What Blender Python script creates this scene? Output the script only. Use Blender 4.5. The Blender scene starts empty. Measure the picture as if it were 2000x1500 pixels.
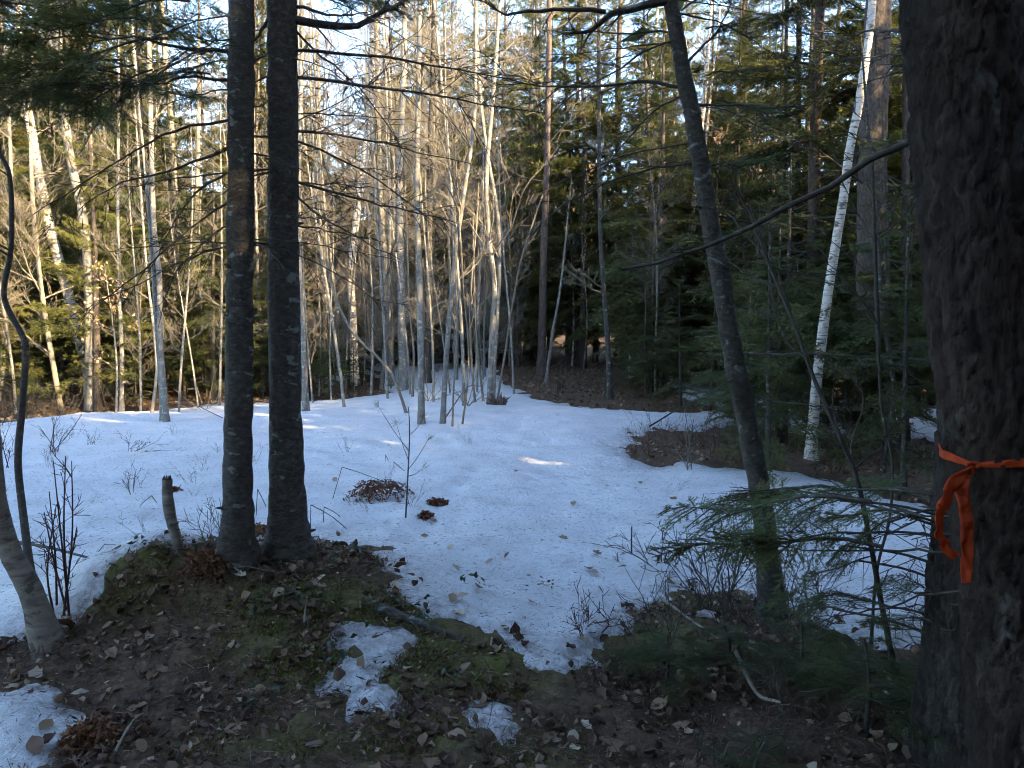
import bpy, math, random
import numpy as np
from mathutils import Vector

# ------------------------------------------------------------------ camera, sky, sun, exposure
SC = bpy.context.scene
COL = SC.collection
CAM_H = 1.6
PITCH = math.radians(4.17)
FPX = 1510.0
SUN_EL = 20.0
SUN_AZ = 130.0          # clockwise from the view direction: behind the viewer, to the right

cam_d = bpy.data.cameras.new('camera')
cam = bpy.data.objects.new('camera', cam_d)
COL.objects.link(cam)
cam.location = (0, 0, CAM_H)
cam.rotation_euler = (math.pi / 2 - PITCH, 0, 0)
cam_d.sensor_width = 36.0
cam_d.lens = 36.0 * FPX / 2000.0
cam_d.clip_start = 0.05
cam_d.clip_end = 2000
cam_d.dof.use_dof = True
cam_d.dof.focus_distance = 8.0
cam_d.dof.aperture_fstop = 11.0
SC.camera = cam

world = bpy.data.worlds.new('World')
SC.world = world
world.use_nodes = True
wn = world.node_tree
bg = wn.nodes['Background']
sky = wn.nodes.new('ShaderNodeTexSky')
sky.sky_type = 'NISHITA'
sky.sun_disc = False
sky.sun_elevation = math.radians(SUN_EL)
sky.sun_rotation = math.radians(SUN_AZ)
sky.ozone_density = 2.2
wn.links.new(sky.outputs[0], bg.inputs[0])
bg.inputs[1].default_value = 0.15

S = Vector((math.sin(math.radians(SUN_AZ)) * math.cos(math.radians(SUN_EL)),
            math.cos(math.radians(SUN_AZ)) * math.cos(math.radians(SUN_EL)),
            math.sin(math.radians(SUN_EL))))
sun_d = bpy.data.lights.new('sun', 'SUN')
sun_d.energy = 5.0
sun_d.angle = math.radians(0.5)
sun_d.color = (1.0, 0.75, 0.42)
sun = bpy.data.objects.new('sun', sun_d)
COL.objects.link(sun)
sun.rotation_euler = (-S).to_track_quat('-Z', 'Y').to_euler()
sun.location = (20, -20, 30)

SC.view_settings.view_transform = 'Standard'
SC.view_settings.look = 'None'
SC.view_settings.gamma = 1.0
SC.view_settings.use_curve_mapping = False
SC.view_settings.exposure = 2.68
SC.cycles.max_bounces = 5
SC.cycles.diffuse_bounces = 2
SC.cycles.adaptive_threshold = 0.05
SC.cycles.adaptive_min_samples = 12
SC.cycles.glossy_bounces = 1
SC.cycles.transmission_bounces = 2
SC.cycles.transparent_max_bounces = 4
SC.cycles.caustics_reflective = False
SC.cycles.caustics_refractive = False
SC.cycles.use_denoising = True
SC.cycles.denoising_prefilter = 'ACCURATE'
SC.cycles.filter_width = 1.0

rng = np.random.default_rng(7)
random.seed(7)

# ------------------------------------------------------------------ noise
def _hash(ix, iy, iz, seed):
    n = (ix.astype(np.int64) * 374761393 + iy.astype(np.int64) * 668265263 + iz.astype(np.int64) * 2147483647 + seed * 1274126177) & 0xFFFFFFFF
    n = ((n ^ (n >> 13)) * 1274126177) & 0xFFFFFFFF
    n = n ^ (n >> 16)
    return (n & 0xFFFFFF) / float(0xFFFFFF)

def noise3(x, y, z=0.0, seed=0):
    x = np.asarray(x, float); y = np.asarray(y, float); z = np.asarray(z, float) + np.zeros_like(x)
    ix, iy, iz = np.floor(x), np.floor(y), np.floor(z)
    fx, fy, fz = x - ix, y - iy, z - iz
    fx = fx * fx * (3 - 2 * fx); fy = fy * fy * (3 - 2 * fy); fz = fz * fz * (3 - 2 * fz)
    r = 0
    for a in (0, 1):
        for b in (0, 1):
            for c in (0, 1):
                w = (fx if a else 1 - fx) * (fy if b else 1 - fy) * (fz if c else 1 - fz)
                r = r + w * _hash(ix + a, iy + b, iz + c, seed)
    return r * 2 - 1

def fbm(x, y, z=0.0, seed=0, octaves=4):
    r = 0; a = 1.0; f = 1.0
    for k in range(octaves):
        r = r + a * noise3(np.asarray(x) * f, np.asarray(y) * f, np.asarray(z) * f, seed + k * 17)
        a *= 0.5; f *= 2.03
    return r

def sstep(a, b, x):
    t = np.clip((x - a) / (b - a), 0, 1)
    return t * t * (3 - 2 * t)

def gauss(x, y, cx, cy, sx, sy):
    return np.exp(-((x - cx) / sx) ** 2 - ((y - cy) / sy) ** 2)

# ------------------------------------------------------------------ the lie of the land
def land(x, y):
    x = np.asarray(x, float); y = np.asarray(y, float)
    h = 0.10 * fbm(x * 0.11 + 3.1, y * 0.11, seed=3, octaves=3) * sstep(3, 9, np.hypot(x, y))
    h = h + 0.34 * gauss(x, y, -1.45, 4.35, 1.15, 0.85)          # mound under the two firs
    h = h + 0.20 * gauss(x, y, -2.02, 4.15, 0.40, 0.36)          # mossy hump on its end
    h = h + 0.10 * gauss(x, y, 1.7, 3.7, 0.9, 0.5)
    h = h - 0.35 * sstep(13, 20, y - 0.15 * x) * sstep(0, -6, x)  # beyond the crest on the left
    h = h + 0.65 * sstep(22, 45, y) + 3.0 * sstep(40, 120, np.hypot(x, y))
    hd = x * math.sin(math.radians(SUN_AZ)) + y * math.cos(math.radians(SUN_AZ))
    h = h + 2.0 * sstep(4, 26, hd)                               # unseen wooded rise added behind the viewer to block the sun
    h = h - 0.05 * gauss(x, y, 0.55, 7.5, 0.5, 5.0)              # the trodden trail
    h = h + 0.022 * fbm(x * 1.3, y * 1.3, seed=9, octaves=3)
    return h

def ray(px, py):
    u = (px - 1000.0) / FPX; v = (750.0 - py) / FPX
    c, s = math.cos(PITCH), math.sin(PITCH)
    return np.array([u, c + v * s, -s + v * c])

def W(px, py, Y):
    d = ray(px, py)
    return np.array([0, 0, CAM_H]) + d * (Y / d[1])

def G(px, py, far=140.0):
    d = ray(px, py)
    Y = np.concatenate([np.linspace(1.6, 20, 700), np.linspace(20.05, far, 1200)])
    X = d[0] / d[1] * Y; Z = CAM_H + d[2] / d[1] * Y
    k = np.nonzero(Z < land(X, Y))[0]
    i = k[0] if len(k) else len(Y) - 1
    return np.array([X[i], Y[i], float(land(X[i], Y[i]))])

def W_flat(poly):
    return [G(px, py)[:2] for px, py in poly]

# ------------------------------------------------------------------ mesh building
class MB:
    def __init__(self):
        self.v = []; self.f = {3: [], 4: []}; self.m = {3: [], 4: []}; self.r = {3: [], 4: []}; self.n = 0
    def add(self, v, f, mat=0, rnd=0.5):
        v = np.asarray(v, float).reshape(-1, 3); f = np.asarray(f, np.int64)
        if len(f) == 0: return
        k = f.shape[1]
        self.v.append(v); self.f[k].append(f + self.n)
        self.m[k].append(np.full(len(f), mat) if np.isscalar(mat) else np.asarray(mat))
        self.r[k].append(np.full(len(f), rnd) if np.isscalar(rnd) else np.asarray(rnd))
        self.n += len(v)
    def arrays(self):
        v = np.concatenate(self.v)
        out = {}
        for k in (3, 4):
            if self.f[k]:
                out[k] = (np.concatenate(self.f[k]), np.concatenate(self.m[k]), np.concatenate(self.r[k]))
        return v, out
    def add_from(self, arr, M=None, loc=None, mat=None, rnd=None):
        v, out = arr
        if M is not None: v = v @ np.asarray(M).T
        if loc is not None: v = v + np.asarray(loc)
        n0 = self.n
        self.v.append(v); self.n += len(v)
        for k, (f, m, r) in out.items():
            self.f[k].append(f + n0); self.m[k].append(m if mat is None else np.full(len(f), mat))
            self.r[k].append(r if rnd is None else np.clip(r + rnd, 0, 1))
    def mesh(self, name, mats, origin=(0, 0, 0), smooth=True, flat_mats=()):
        v, out = self.arrays()
        v = v - np.asarray(origin, float)
        me = bpy.data.meshes.new(name)
        me.vertices.add(len(v)); me.vertices.foreach_set('co', v.astype(np.float32).ravel())
        loops = []; starts = []; mi = []; rn = []; st = 0
        for k in (3, 4):
            if k in out:
                f, m, r = out[k]
                loops.append(f.ravel()); starts.append(st + np.arange(len(f)) * k); st += f.size
                mi.append(m); rn.append(r)
        loops = np.concatenate(loops).astype(np.int32); starts = np.concatenate(starts).astype(np.int32)
        me.loops.add(len(loops)); me.loops.foreach_set('vertex_index', loops)
        me.polygons.add(len(starts)); me.polygons.foreach_set('loop_start', starts)
        mi = np.concatenate(mi).astype(np.int32)
        me.polygons.foreach_set('material_index', mi)
        sm = np.full(len(starts), smooth)
        for fm in flat_mats: sm[mi == fm] = False
        me.polygons.foreach_set('use_smooth', sm)
        at = me.attributes.new('rnd', 'FLOAT', 'FACE')
        at.data.foreach_set('value', np.concatenate(rn).astype(np.float32))
        for m in mats: me.materials.append(m)
        me.update(calc_edges=True)
        me.validate()
        return me
    def build(self, name, mats, parent=None, origin=None, smooth=True, flat_mats=()):
        if origin is None: origin = parent.location if parent is not None else (0, 0, 0)
        return link(name, self.mesh(name, mats, origin, smooth, flat_mats), parent, (0, 0, 0) if parent is not None else origin)

def link(name, me, parent=None, loc=(0, 0, 0), rot=None, scale=None):
    o = bpy.data.objects.new(name, me)
    COL.objects.link(o)
    o.location = loc
    if rot is not None: o.rotation_euler = rot
    if scale is not None: o.scale = scale
    if parent is not None: o.parent = parent
    return o

def tag(o, label, cat=None, group=None, kind=None):
    o['label'] = label
    if cat: o['category'] = cat
    if group: o['group'] = group
    if kind: o['kind'] = kind
    return o

def thing(name, label, cat, loc, group=None):
    o = bpy.data.objects.new(name, None)
    COL.objects.link(o)
    o.location = [float(c) for c in loc]
    o.empty_display_size = 0.1
    return tag(o, label, cat, group)

def spline(pts, n):
    P = np.asarray(pts, float)
    if len(P) < 3:
        t = np.linspace(0, 1, n)[:, None]
        return P[0] * (1 - t) + P[-1] * t
    Q = np.vstack([2 * P[0] - P[1], P, 2 * P[-1] - P[-2]])
    seg = len(P) - 1
    u = np.linspace(0, seg - 1e-6, n); i = u.astype(int); t = (u - i)[:, None]
    p0, p1, p2, p3 = Q[i], Q[i + 1], Q[i + 2], Q[i + 3]
    return 0.5 * ((2 * p1) + (-p0 + p2) * t + (2 * p0 - 5 * p1 + 4 * p2 - p3) * t ** 2 + (-p0 + 3 * p1 - 3 * p2 + p3) * t ** 3)

def tube(mb, path, rad, sides=6, mat=0, rnd=0.5, disp=None, cap=False):
    P = np.asarray(path, float); n = len(P)
    R = np.broadcast_to(np.asarray(rad, float), (n,))
    T = np.gradient(P, axis=0); T /= np.linalg.norm(T, axis=1)[:, None] + 1e-12
    a = np.array([1.0, 0, 0]) if abs(T[:, 0]).mean() < 0.8 else np.array([0, 1.0, 0])
    U = np.cross(T, a); U /= np.linalg.norm(U, axis=1)[:, None] + 1e-12
    V = np.cross(T, U)
    ang = np.linspace(0, 2 * math.pi, sides, endpoint=False)
    rr = R[:, None] * np.ones(sides)
    if disp is not None: rr = rr + disp(ang[None, :] + 0 * rr, np.arange(n)[:, None] + 0 * rr, R[:, None])
    ring = P[:, None, :] + rr[..., None] * (np.cos(ang)[None, :, None] * U[:, None, :] + np.sin(ang)[None, :, None] * V[:, None, :])
    idx = np.arange(n * sides).reshape(n, sides)
    a0 = idx[:-1]; a1 = np.roll(idx, -1, 1)[:-1]; b0 = idx[1:]; b1 = np.roll(idx, -1, 1)[1:]
    f = np.stack([a0, a1, b1, b0], -1).reshape(-1, 4)
    mb.add(ring.reshape(-1, 3), f, mat, rnd)
    if cap:
        c = np.vstack([ring[-1], P[-1] + T[-1] * R[-1] * 0.15])
        mb.add(c, [[k, (k + 1) % sides, sides] for k in range(sides)], mat, rnd)

def rot_to(d, roll=0.0):
    """columns: x along d, y sideways and level, z up; rolled about d"""
    x = np.asarray(d, float); x = x / np.linalg.norm(x)
    y = np.cross([0, 0, 1.0], x)
    if np.linalg.norm(y) < 1e-6: y = np.array([0, 1.0, 0])
    y /= np.linalg.norm(y); z = np.cross(x, y)
    c, s = math.cos(roll), math.sin(roll)
    return np.stack([x, c * y + s * z, -s * y + c * z], 1)

def cards(mb, base, d, nrm, L, Wd, mat, rnd, tri=False):
    """narrow leaf-shaped blades: base (N,3), direction d, plane normal nrm, length L, width Wd"""
    N = len(base)
    if N == 0: return
    side = np.cross(nrm, d); side /= np.linalg.norm(side, axis=1)[:, None] + 1e-9
    L = np.broadcast_to(L, (N,))[:, None]; Wd = np.broadcast_to(Wd, (N,))[:, None]
    if tri:
        v = np.stack([base - side * Wd * 0.5, base + side * Wd * 0.5, base + d * L], 1).reshape(-1, 3)
        mb.add(v, np.arange(N * 3).reshape(-1, 3), mat, rnd); return
    v = np.stack([base, base + d * L * 0.45 + side * Wd * 0.5, base + d * L, base + d * L * 0.45 - side * Wd * 0.5], 1).reshape(-1, 3)
    i = np.arange(N)[:, None] * 4
    mb.add(v, i + np.array([[0, 1, 2, 3]]), mat, rnd)

# ------------------------------------------------------------------ materials
class NT:
    def __init__(self, name):
        self.m = bpy.data.materials.new(name); self.m.use_nodes = True
        self.t = self.m.node_tree; self.t.nodes.clear()
        self.out = self.t.nodes.new('ShaderNodeOutputMaterial')
    def n(self, typ, **kw):
        nd = self.t.nodes.new('ShaderNode' + typ)
        for k, v in kw.items():
            if k.startswith('i_'):
                key = k[2:]
                key = int(key) if key.isdigit() else key.replace('_', ' ')
                if hasattr(v, 'is_linked') or isinstance(v, bpy.types.NodeSocket): self.t.links.new(v, nd.inputs[key])
                else: nd.inputs[key].default_value = v
            else: setattr(nd, k, v)
        return nd
    def coords(self, scale, rand=True):
        tc = self.n('TexCoord'); mp = self.n('Mapping')
        self.t.links.new(tc.outputs['Object'], mp.inputs[0])
        mp.inputs['Scale'].default_value = scale
        if rand:
            oi = self.n('ObjectInfo')
            mul = self.n('Math', operation='MULTIPLY', i_0=oi.outputs['Random'], i_1=37.0)
            self.t.links.new(mul.outputs[0], mp.inputs['Location'])
        return mp.outputs[0]
    def noise(self, vec, scale, detail=4.0, rough=0.6, dist=0.0):
        return self.n('TexNoise', i_Vector=vec, i_Scale=scale, i_Detail=detail, i_Roughness=rough, i_Distortion=dist).outputs['Fac']
    def ramp(self, fac, stops, interp='LINEAR'):
        r = self.n('ValToRGB', i_0=fac); cr = r.color_ramp; cr.interpolation = interp
        while len(cr.elements) < len(stops): cr.elements.new(0.5)
        for e, (p, c) in zip(cr.elements, stops):
            e.position = p; e.color = (*c, 1) if len(c) == 3 else c
        return r.outputs[0]
    def mix(self, fac, a, b, typ='MIX'):
        nd = self.n('Mix', data_type='RGBA', blend_type=typ)
        for s, v in ((0, fac), (6, a), (7, b)):
            if isinstance(v, bpy.types.NodeSocket): self.t.links.new(v, nd.inputs[s])
            elif s == 0: nd.inputs[0].default_value = v
            else: nd.inputs[s].default_value = (*v, 1) if len(v) == 3 else v
        return nd.outputs[2]
    def bump(self, h, strength=0.5, dist=0.02, normal=None):
        b = self.n('Bump', i_Height=h, i_Strength=strength, i_Distance=dist)
        if normal is not None: self.t.links.new(normal, b.inputs['Normal'])
        return b.outputs[0]
    def finish(self, col, rough=0.85, normal=None, spec=0.25, trans=0.0, sss=0.0):
        p = self.n('BsdfPrincipled', i_Roughness=rough)
        p.inputs['Specular IOR Level'].default_value = spec
        if isinstance(col, bpy.types.NodeSocket): self.t.links.new(col, p.inputs['Base Color'])
        else: p.inputs['Base Color'].default_value = (*col, 1)
        if normal is not None: self.t.links.new(normal, p.inputs['Normal'])
        sh = p.outputs[0]
        if trans > 0:
            tr = self.n('BsdfTranslucent')
            if isinstance(col, bpy.types.NodeSocket): self.t.links.new(col, tr.inputs[0])
            else: tr.inputs[0].default_value = (*col, 1)
            mx = self.n('MixShader', i_0=trans)
            self.t.links.new(sh, mx.inputs[1]); self.t.links.new(tr.outputs[0], mx.inputs[2]); sh = mx.outputs[0]
        self.t.links.new(sh, self.out.inputs[0])
        return self.m
    def attr(self, name='rnd'):
        return self.n('Attribute', attribute_name=name).outputs['Fac']

def bark(name, dark, mid, light, lichen=None, lichen_at=0.6, sc=(22, 22, 7), bstr=0.7, bdist=0.02):
    t = NT(name)
    v = t.coords(sc)
    n1 = t.noise(v, 1.0, 6, 0.65, 0.6)
    c = t.ramp(n1, [(0.30, dark), (0.52, mid), (0.72, light)])
    v2 = t.coords((4, 4, 2.6)); n2 = t.noise(v2, 1.0, 3, 0.6)
    c = t.mix(t.ramp(n2, [(0.3, (0, 0, 0)), (0.7, (0.5, 0.5, 0.5))]), c, mid)
    if lichen:
        v3 = t.coords((9, 9, 15)); n3 = t.noise(v3, 1.0, 5, 0.62, 0.4)
        c = t.mix(t.ramp(n3, [(lichen_at, (0, 0, 0)), (lichen_at + 0.05, (0.85, 0.85, 0.85))]), c, lichen)
    return t.finish(c, 0.9, t.bump(n1, bstr, bdist), 0.2)

M = {}
M['bark_fir'] = bark('bark_fir', (0.024, 0.021, 0.018), (0.065, 0.058, 0.050), (0.125, 0.117, 0.105), (0.20, 0.22, 0.195), 0.60, (26, 26, 44), 1.0, 0.02)
M['bark_pine'] = bark('bark_pine', (0.020, 0.015, 0.012), (0.075, 0.060, 0.050), (0.150, 0.125, 0.108), (0.20, 0.21, 0.19), 0.70, (30, 30, 14), 0.8)
M['bark_old'] = bark('bark_old', (0.05, 0.042, 0.035), (0.17, 0.145, 0.12), (0.30, 0.265, 0.22), (0.06, 0.05, 0.042), 0.60, (7, 7, 30), 0.5, 0.01)
M['bark_red'] = bark('bark_red', (0.04, 0.030, 0.026), (0.10, 0.074, 0.062), (0.19, 0.155, 0.14), None, 0.6, (14, 14, 5))
M['bark_grey'] = bark('bark_grey', (0.07, 0.064, 0.054), (0.175, 0.164, 0.146), (0.29, 0.278, 0.255), (0.33, 0.345, 0.315), 0.57, (14, 14, 7), 0.4, 0.01)
M['bark_tan'] = bark('bark_tan', (0.08, 0.068, 0.05), (0.20, 0.175, 0.135), (0.31, 0.28, 0.225), (0.32, 0.32, 0.27), 0.62, (10, 10, 9), 0.4, 0.01)
M['twig'] = bark('twig', (0.03, 0.026, 0.022), (0.06, 0.052, 0.045), (0.11, 0.10, 0.085), (0.16, 0.18, 0.14), 0.62, (40, 40, 40), 0.4, 0.004)
M['twig_pale'] = bark('twig_pale', (0.08, 0.068, 0.052), (0.16, 0.14, 0.112), (0.27, 0.245, 0.205), None, 0.6, (40, 40, 40), 0.3, 0.004)
M['twig_red'] = bark('twig_red', (0.04, 0.02, 0.017), (0.075, 0.042, 0.036), (0.11, 0.07, 0.06), None, 0.6, (40, 40, 40), 0.3, 0.004)

def plate_bark(name, cols, sc, lichen):
    t = NT(name)
    tc = t.n('TexCoord').outputs['Object']
    wob = t.n('TexNoise', i_Vector=tc, i_Scale=14.0, i_Detail=7.0, i_Roughness=0.65)
    add = t.n('VectorMath', operation='MULTIPLY_ADD', i_0=wob.outputs['Color'], i_1=(0.06, 0.06, 0.09), i_2=tc)
    def scaled(k, kz):
        mp = t.n('Mapping', i_Vector=add.outputs[0]); mp.inputs['Scale'].default_value = (sc[0] * k, sc[1] * k, sc[2] * kz); return mp.outputs[0]
    v1 = t.n('TexVoronoi', i_Vector=scaled(1.0, 1.0), i_Scale=1.0)
    v2 = t.n('TexVoronoi', i_Vector=scaled(1.9, 2.1), i_Scale=1.0)
    fur = t.n('TexNoise', i_Vector=scaled(0.55, 0.22), i_Scale=1.0, i_Detail=7.0, i_Roughness=0.7, i_Distortion=0.9).outputs['Fac']
    fine = t.noise(t.coords((130, 130, 50), False), 1.0, 8, 0.75)
    n2 = t.noise(t.coords((5, 5, 3), False), 1.0, 5, 0.65)
    n4 = t.noise(t.coords((3, 3, 1.2), False), 1.0, 4, 0.6)
    c = t.ramp(fine, [(0.3, cols[0]), (0.5, cols[1]), (0.72, cols[2])])
    c = t.mix(0.65, c, t.mix(v1.outputs['Color'], cols[0], cols[2]))
    c = t.mix(t.ramp(n4, [(0.42, (0, 0, 0)), (0.7, (0.6, 0.6, 0.6))]), c, (0.075, 0.042, 0.028))
    c = t.mix(t.ramp(n2, [(0.63, (0, 0, 0)), (0.70, (0.6, 0.6, 0.6))]), c, lichen)
    h = t.n('Math', operation='MULTIPLY_ADD', i_0=v1.outputs['Distance'], i_1=-0.9, i_2=t.ramp(fur, [(0.38, (0, 0, 0)), (0.52, (1.0, 1.0, 1.0))]))
    h = t.n('Math', operation='MULTIPLY_ADD', i_0=v2.outputs['Distance'], i_1=-0.55, i_2=h.outputs[0])
    h = t.n('Math', operation='MULTIPLY_ADD', i_0=fine, i_1=0.8, i_2=h.outputs[0])
    return t.finish(c, 0.92, t.bump(h.outputs[0], 1.0, 0.020), 0.15)
M['bark_scaly'] = plate_bark('bark_scaly', ((0.020, 0.014, 0.011), (0.055, 0.042, 0.034), (0.105, 0.084, 0.070)), (30, 30, 13), (0.19, 0.19, 0.17))
M['bark_rough'] = plate_bark('bark_rough', ((0.020, 0.016, 0.013), (0.055, 0.046, 0.040), (0.115, 0.100, 0.088)), (50, 50, 24), (0.17, 0.17, 0.155))

def birch():
    t = NT('bark_birch')
    v = t.coords((5, 5, 60)); n1 = t.noise(v, 1.0, 3, 0.55)
    v2 = t.coords((3.4, 3.4, 7)); n2 = t.noise(v2, 1.0, 5, 0.6, 0.3)
    v3 = t.coords((14, 14, 14)); n3 = t.noise(v3, 1.0, 5, 0.6)
    c = t.ramp(n3, [(0.3, (0.34, 0.30, 0.25)), (0.55, (0.52, 0.48, 0.43)), (0.75, (0.62, 0.59, 0.54))])
    c = t.mix(t.ramp(n1, [(0.56, (0, 0, 0)), (0.63, (0.85, 0.85, 0.85))]), c, (0.07, 0.055, 0.045))
    c = t.mix(t.ramp(n2, [(0.575, (0, 0, 0)), (0.63, (0.9, 0.9, 0.9))]), c, (0.055, 0.05, 0.045))
    return t.finish(c, 0.75, t.bump(n3, 0.4, 0.01), 0.25)
M['bark_birch'] = birch()

def leafy(name, stops, trans=0.42, rough=0.6, objvar=0.35):
    t = NT(name)
    a = t.attr(); oi = t.n('ObjectInfo')
    c = t.ramp(a, stops)
    hs = t.n('HueSaturation', i_Color=c)
    mr = t.n('MapRange', i_0=oi.outputs['Random'], i_3=1 - objvar, i_4=1 + objvar)
    t.t.links.new(mr.outputs[0], hs.inputs['Value'])
    mr2 = t.n('MapRange', i_0=oi.outputs['Random'], i_3=0.485, i_4=0.51)
    t.t.links.new(mr2.outputs[0], hs.inputs['Hue'])
    return t.finish(hs.outputs[0], rough, None, 0.3, trans)
M['hemlock'] = leafy('hemlock_needles', [(0, (0.056, 0.070, 0.022)), (0.6, (0.092, 0.108, 0.031)), (1, (0.14, 0.145, 0.043))])
M['fir'] = leafy('fir_needles', [(0, (0.042, 0.062, 0.022)), (0.6, (0.074, 0.100, 0.034)), (1, (0.11, 0.14, 0.045))])
M['pine'] = leafy('pine_needles', [(0, (0.085, 0.092, 0.022)), (0.6, (0.13, 0.135, 0.032)), (1, (0.19, 0.175, 0.05))])
M['dead_leaf'] = leafy('dead_leaf', [(0, (0.06, 0.034, 0.022)), (0.35, (0.13, 0.078, 0.045)), (0.62, (0.20, 0.132, 0.08)), (0.82, (0.30, 0.225, 0.15)), (1, (0.46, 0.385, 0.29))], 0.12, 0.75, 0.25)
M['beech_leaf'] = leafy('beech_leaf', [(0, (0.30, 0.17, 0.085)), (1, (0.50, 0.34, 0.19))], 0.35, 0.7, 0.2)
M['fern'] = leafy('dead_fern', [(0, (0.07, 0.028, 0.014)), (0.6, (0.15, 0.062, 0.03)), (1, (0.24, 0.12, 0.06))], 0.2, 0.8, 0.15)
M['moss'] = leafy('moss', [(0, (0.06, 0.07, 0.014)), (0.6, (0.12, 0.13, 0.028)), (1, (0.20, 0.20, 0.05))], 0.2, 0.9, 0.1)
M['evergreen_leaf'] = leafy('ground_leaf', [(0, (0.02, 0.045, 0.022)), (1, (0.05, 0.085, 0.045))], 0.1, 0.4, 0.2)
M['litter'] = leafy('litter_bits', [(0, (0.028, 0.018, 0.013)), (0.5, (0.07, 0.042, 0.028)), (0.85, (0.13, 0.085, 0.055)), (1, (0.26, 0.20, 0.15))], 0.0, 0.9, 0.0)

def ground_mat():
    t = NT('forest_floor')
    tc = t.n('TexCoord').outputs['Object']
    n1 = t.noise(tc, 3.0, 8, 0.7); n2 = t.noise(tc, 22.0, 6, 0.7); n3 = t.noise(tc, 0.6, 3, 0.5)
    c = t.ramp(n2, [(0.28, (0.028, 0.018, 0.012)), (0.5, (0.085, 0.058, 0.038)), (0.72, (0.165, 0.118, 0.08))])
    c = t.mix(t.ramp(n1, [(0.4, (0, 0, 0)), (0.65, (0.6, 0.6, 0.6))]), c, (0.12, 0.075, 0.046))
    ms = t.attr('moss')
    mf = t.n('Math', operation='MULTIPLY', i_0=ms, i_1=t.ramp(n1, [(0.35, (0.2, 0.2, 0.2)), (0.6, (1, 1, 1))]))
    mc = t.ramp(n2, [(0.3, (0.06, 0.066, 0.016)), (0.7, (0.15, 0.15, 0.042))])
    c = t.mix(mf.outputs[0], c, mc)
    h = t.n('Math', operation='ADD', i_0=n1, i_1=n2)
    return t.finish(c, 0.95, t.bump(h.outputs[0], 0.8, 0.03), 0.1)
M['ground'] = ground_mat()

def snow_mat():
    t = NT('old_snow')
    tc = t.n('TexCoord').outputs['Object']
    n1 = t.noise(tc, 1.2, 5, 0.6); n2 = t.noise(tc, 60.0, 4, 0.7); n3 = t.noise(tc, 9.0, 5, 0.65)
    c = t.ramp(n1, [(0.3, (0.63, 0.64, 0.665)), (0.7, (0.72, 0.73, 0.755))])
    mp = t.n('Mapping', i_Vector=tc); mp.inputs['Scale'].default_value = (1, 1, 1)
    dn = t.noise(tc, 2.3, 6, 0.7)
    c = t.mix(t.ramp(dn, [(0.45, (0, 0, 0)), (0.8, (0.55, 0.55, 0.55))]), c, (0.42, 0.40, 0.37))
    gr = t.noise(tc, 38.0, 8, 0.8)
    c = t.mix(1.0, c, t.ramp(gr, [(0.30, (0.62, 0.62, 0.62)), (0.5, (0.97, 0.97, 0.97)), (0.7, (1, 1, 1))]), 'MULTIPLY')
    ed = t.attr('thaw')
    en = t.noise(tc, 14.0, 6, 0.75)
    em = t.n('Math', operation='MULTIPLY', i_0=ed, i_1=t.ramp(en, [(0.36, (0, 0, 0)), (0.62, (1, 1, 1))]))
    c = t.mix(em.outputs[0], c, (0.14, 0.10, 0.075))
    d = t.noise(tc, 130.0, 3, 0.7)
    c = t.mix(t.ramp(d, [(0.62, (0, 0, 0)), (0.72, (0.6, 0.6, 0.6))]), c, (0.25, 0.20, 0.15))
    n5 = t.noise(tc, 28.0, 4, 0.7)
    h = t.n('Math', operation='MULTIPLY_ADD', i_0=n2, i_1=0.35, i_2=t.n('Math', operation='MULTIPLY_ADD', i_0=n5, i_1=0.7, i_2=n3).outputs[0])
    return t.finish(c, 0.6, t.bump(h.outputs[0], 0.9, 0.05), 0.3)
M['snow'] = snow_mat()

def cloth():
    t = NT('orange_flagging')
    v = t.coords((60, 60, 8), False); n1 = t.noise(v, 1.0, 3, 0.5)
    c = t.ramp(n1, [(0.3, (0.36, 0.042, 0.009)), (0.7, (0.52, 0.066, 0.013))])
    return t.finish(c, 0.65, t.bump(n1, 0.5, 0.004), 0.3, 0.35)
M['orange'] = cloth()

# ------------------------------------------------------------------ snow outline (traced on the ground, in metres)
MAIN = W_flat([(-260, 868), (0, 834), (130, 806), (300, 801), (440, 788), (600, 784), (700, 776), (775, 768), (735, 742), (700, 722), (740, 708), (800, 712),
               (860, 708), (930, 708), (975, 724), (985, 750), (1015, 768), (1100, 790), (1200, 799), (1300, 804), (1430, 802), (1445, 826),
               (1340, 842), (1240, 848), (1222, 868), (1236, 900), (1285, 915), (1330, 903), (1400, 912), (1450, 914), (1560, 922), (1700, 960), (1850, 990),
               (2150, 1010), (2150, 1130), (1830, 1250), (1720, 1262), (1640, 1240), (1560, 1195), (1450, 1160), (1340, 1160), (1260, 1180), (1230, 1236), (1170, 1290),
               (1085, 1325), (1030, 1295), (1000, 1252), (900, 1236), (830, 1196), (778, 1165), (765, 1120), (745, 1082), (670, 1062), (600, 1048), (500, 1052),
               (430, 1062), (300, 1066), (225, 1105), (205, 1150), (165, 1195), (120, 1205), (60, 1240), (0, 1262), (-260, 1300)])
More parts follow.
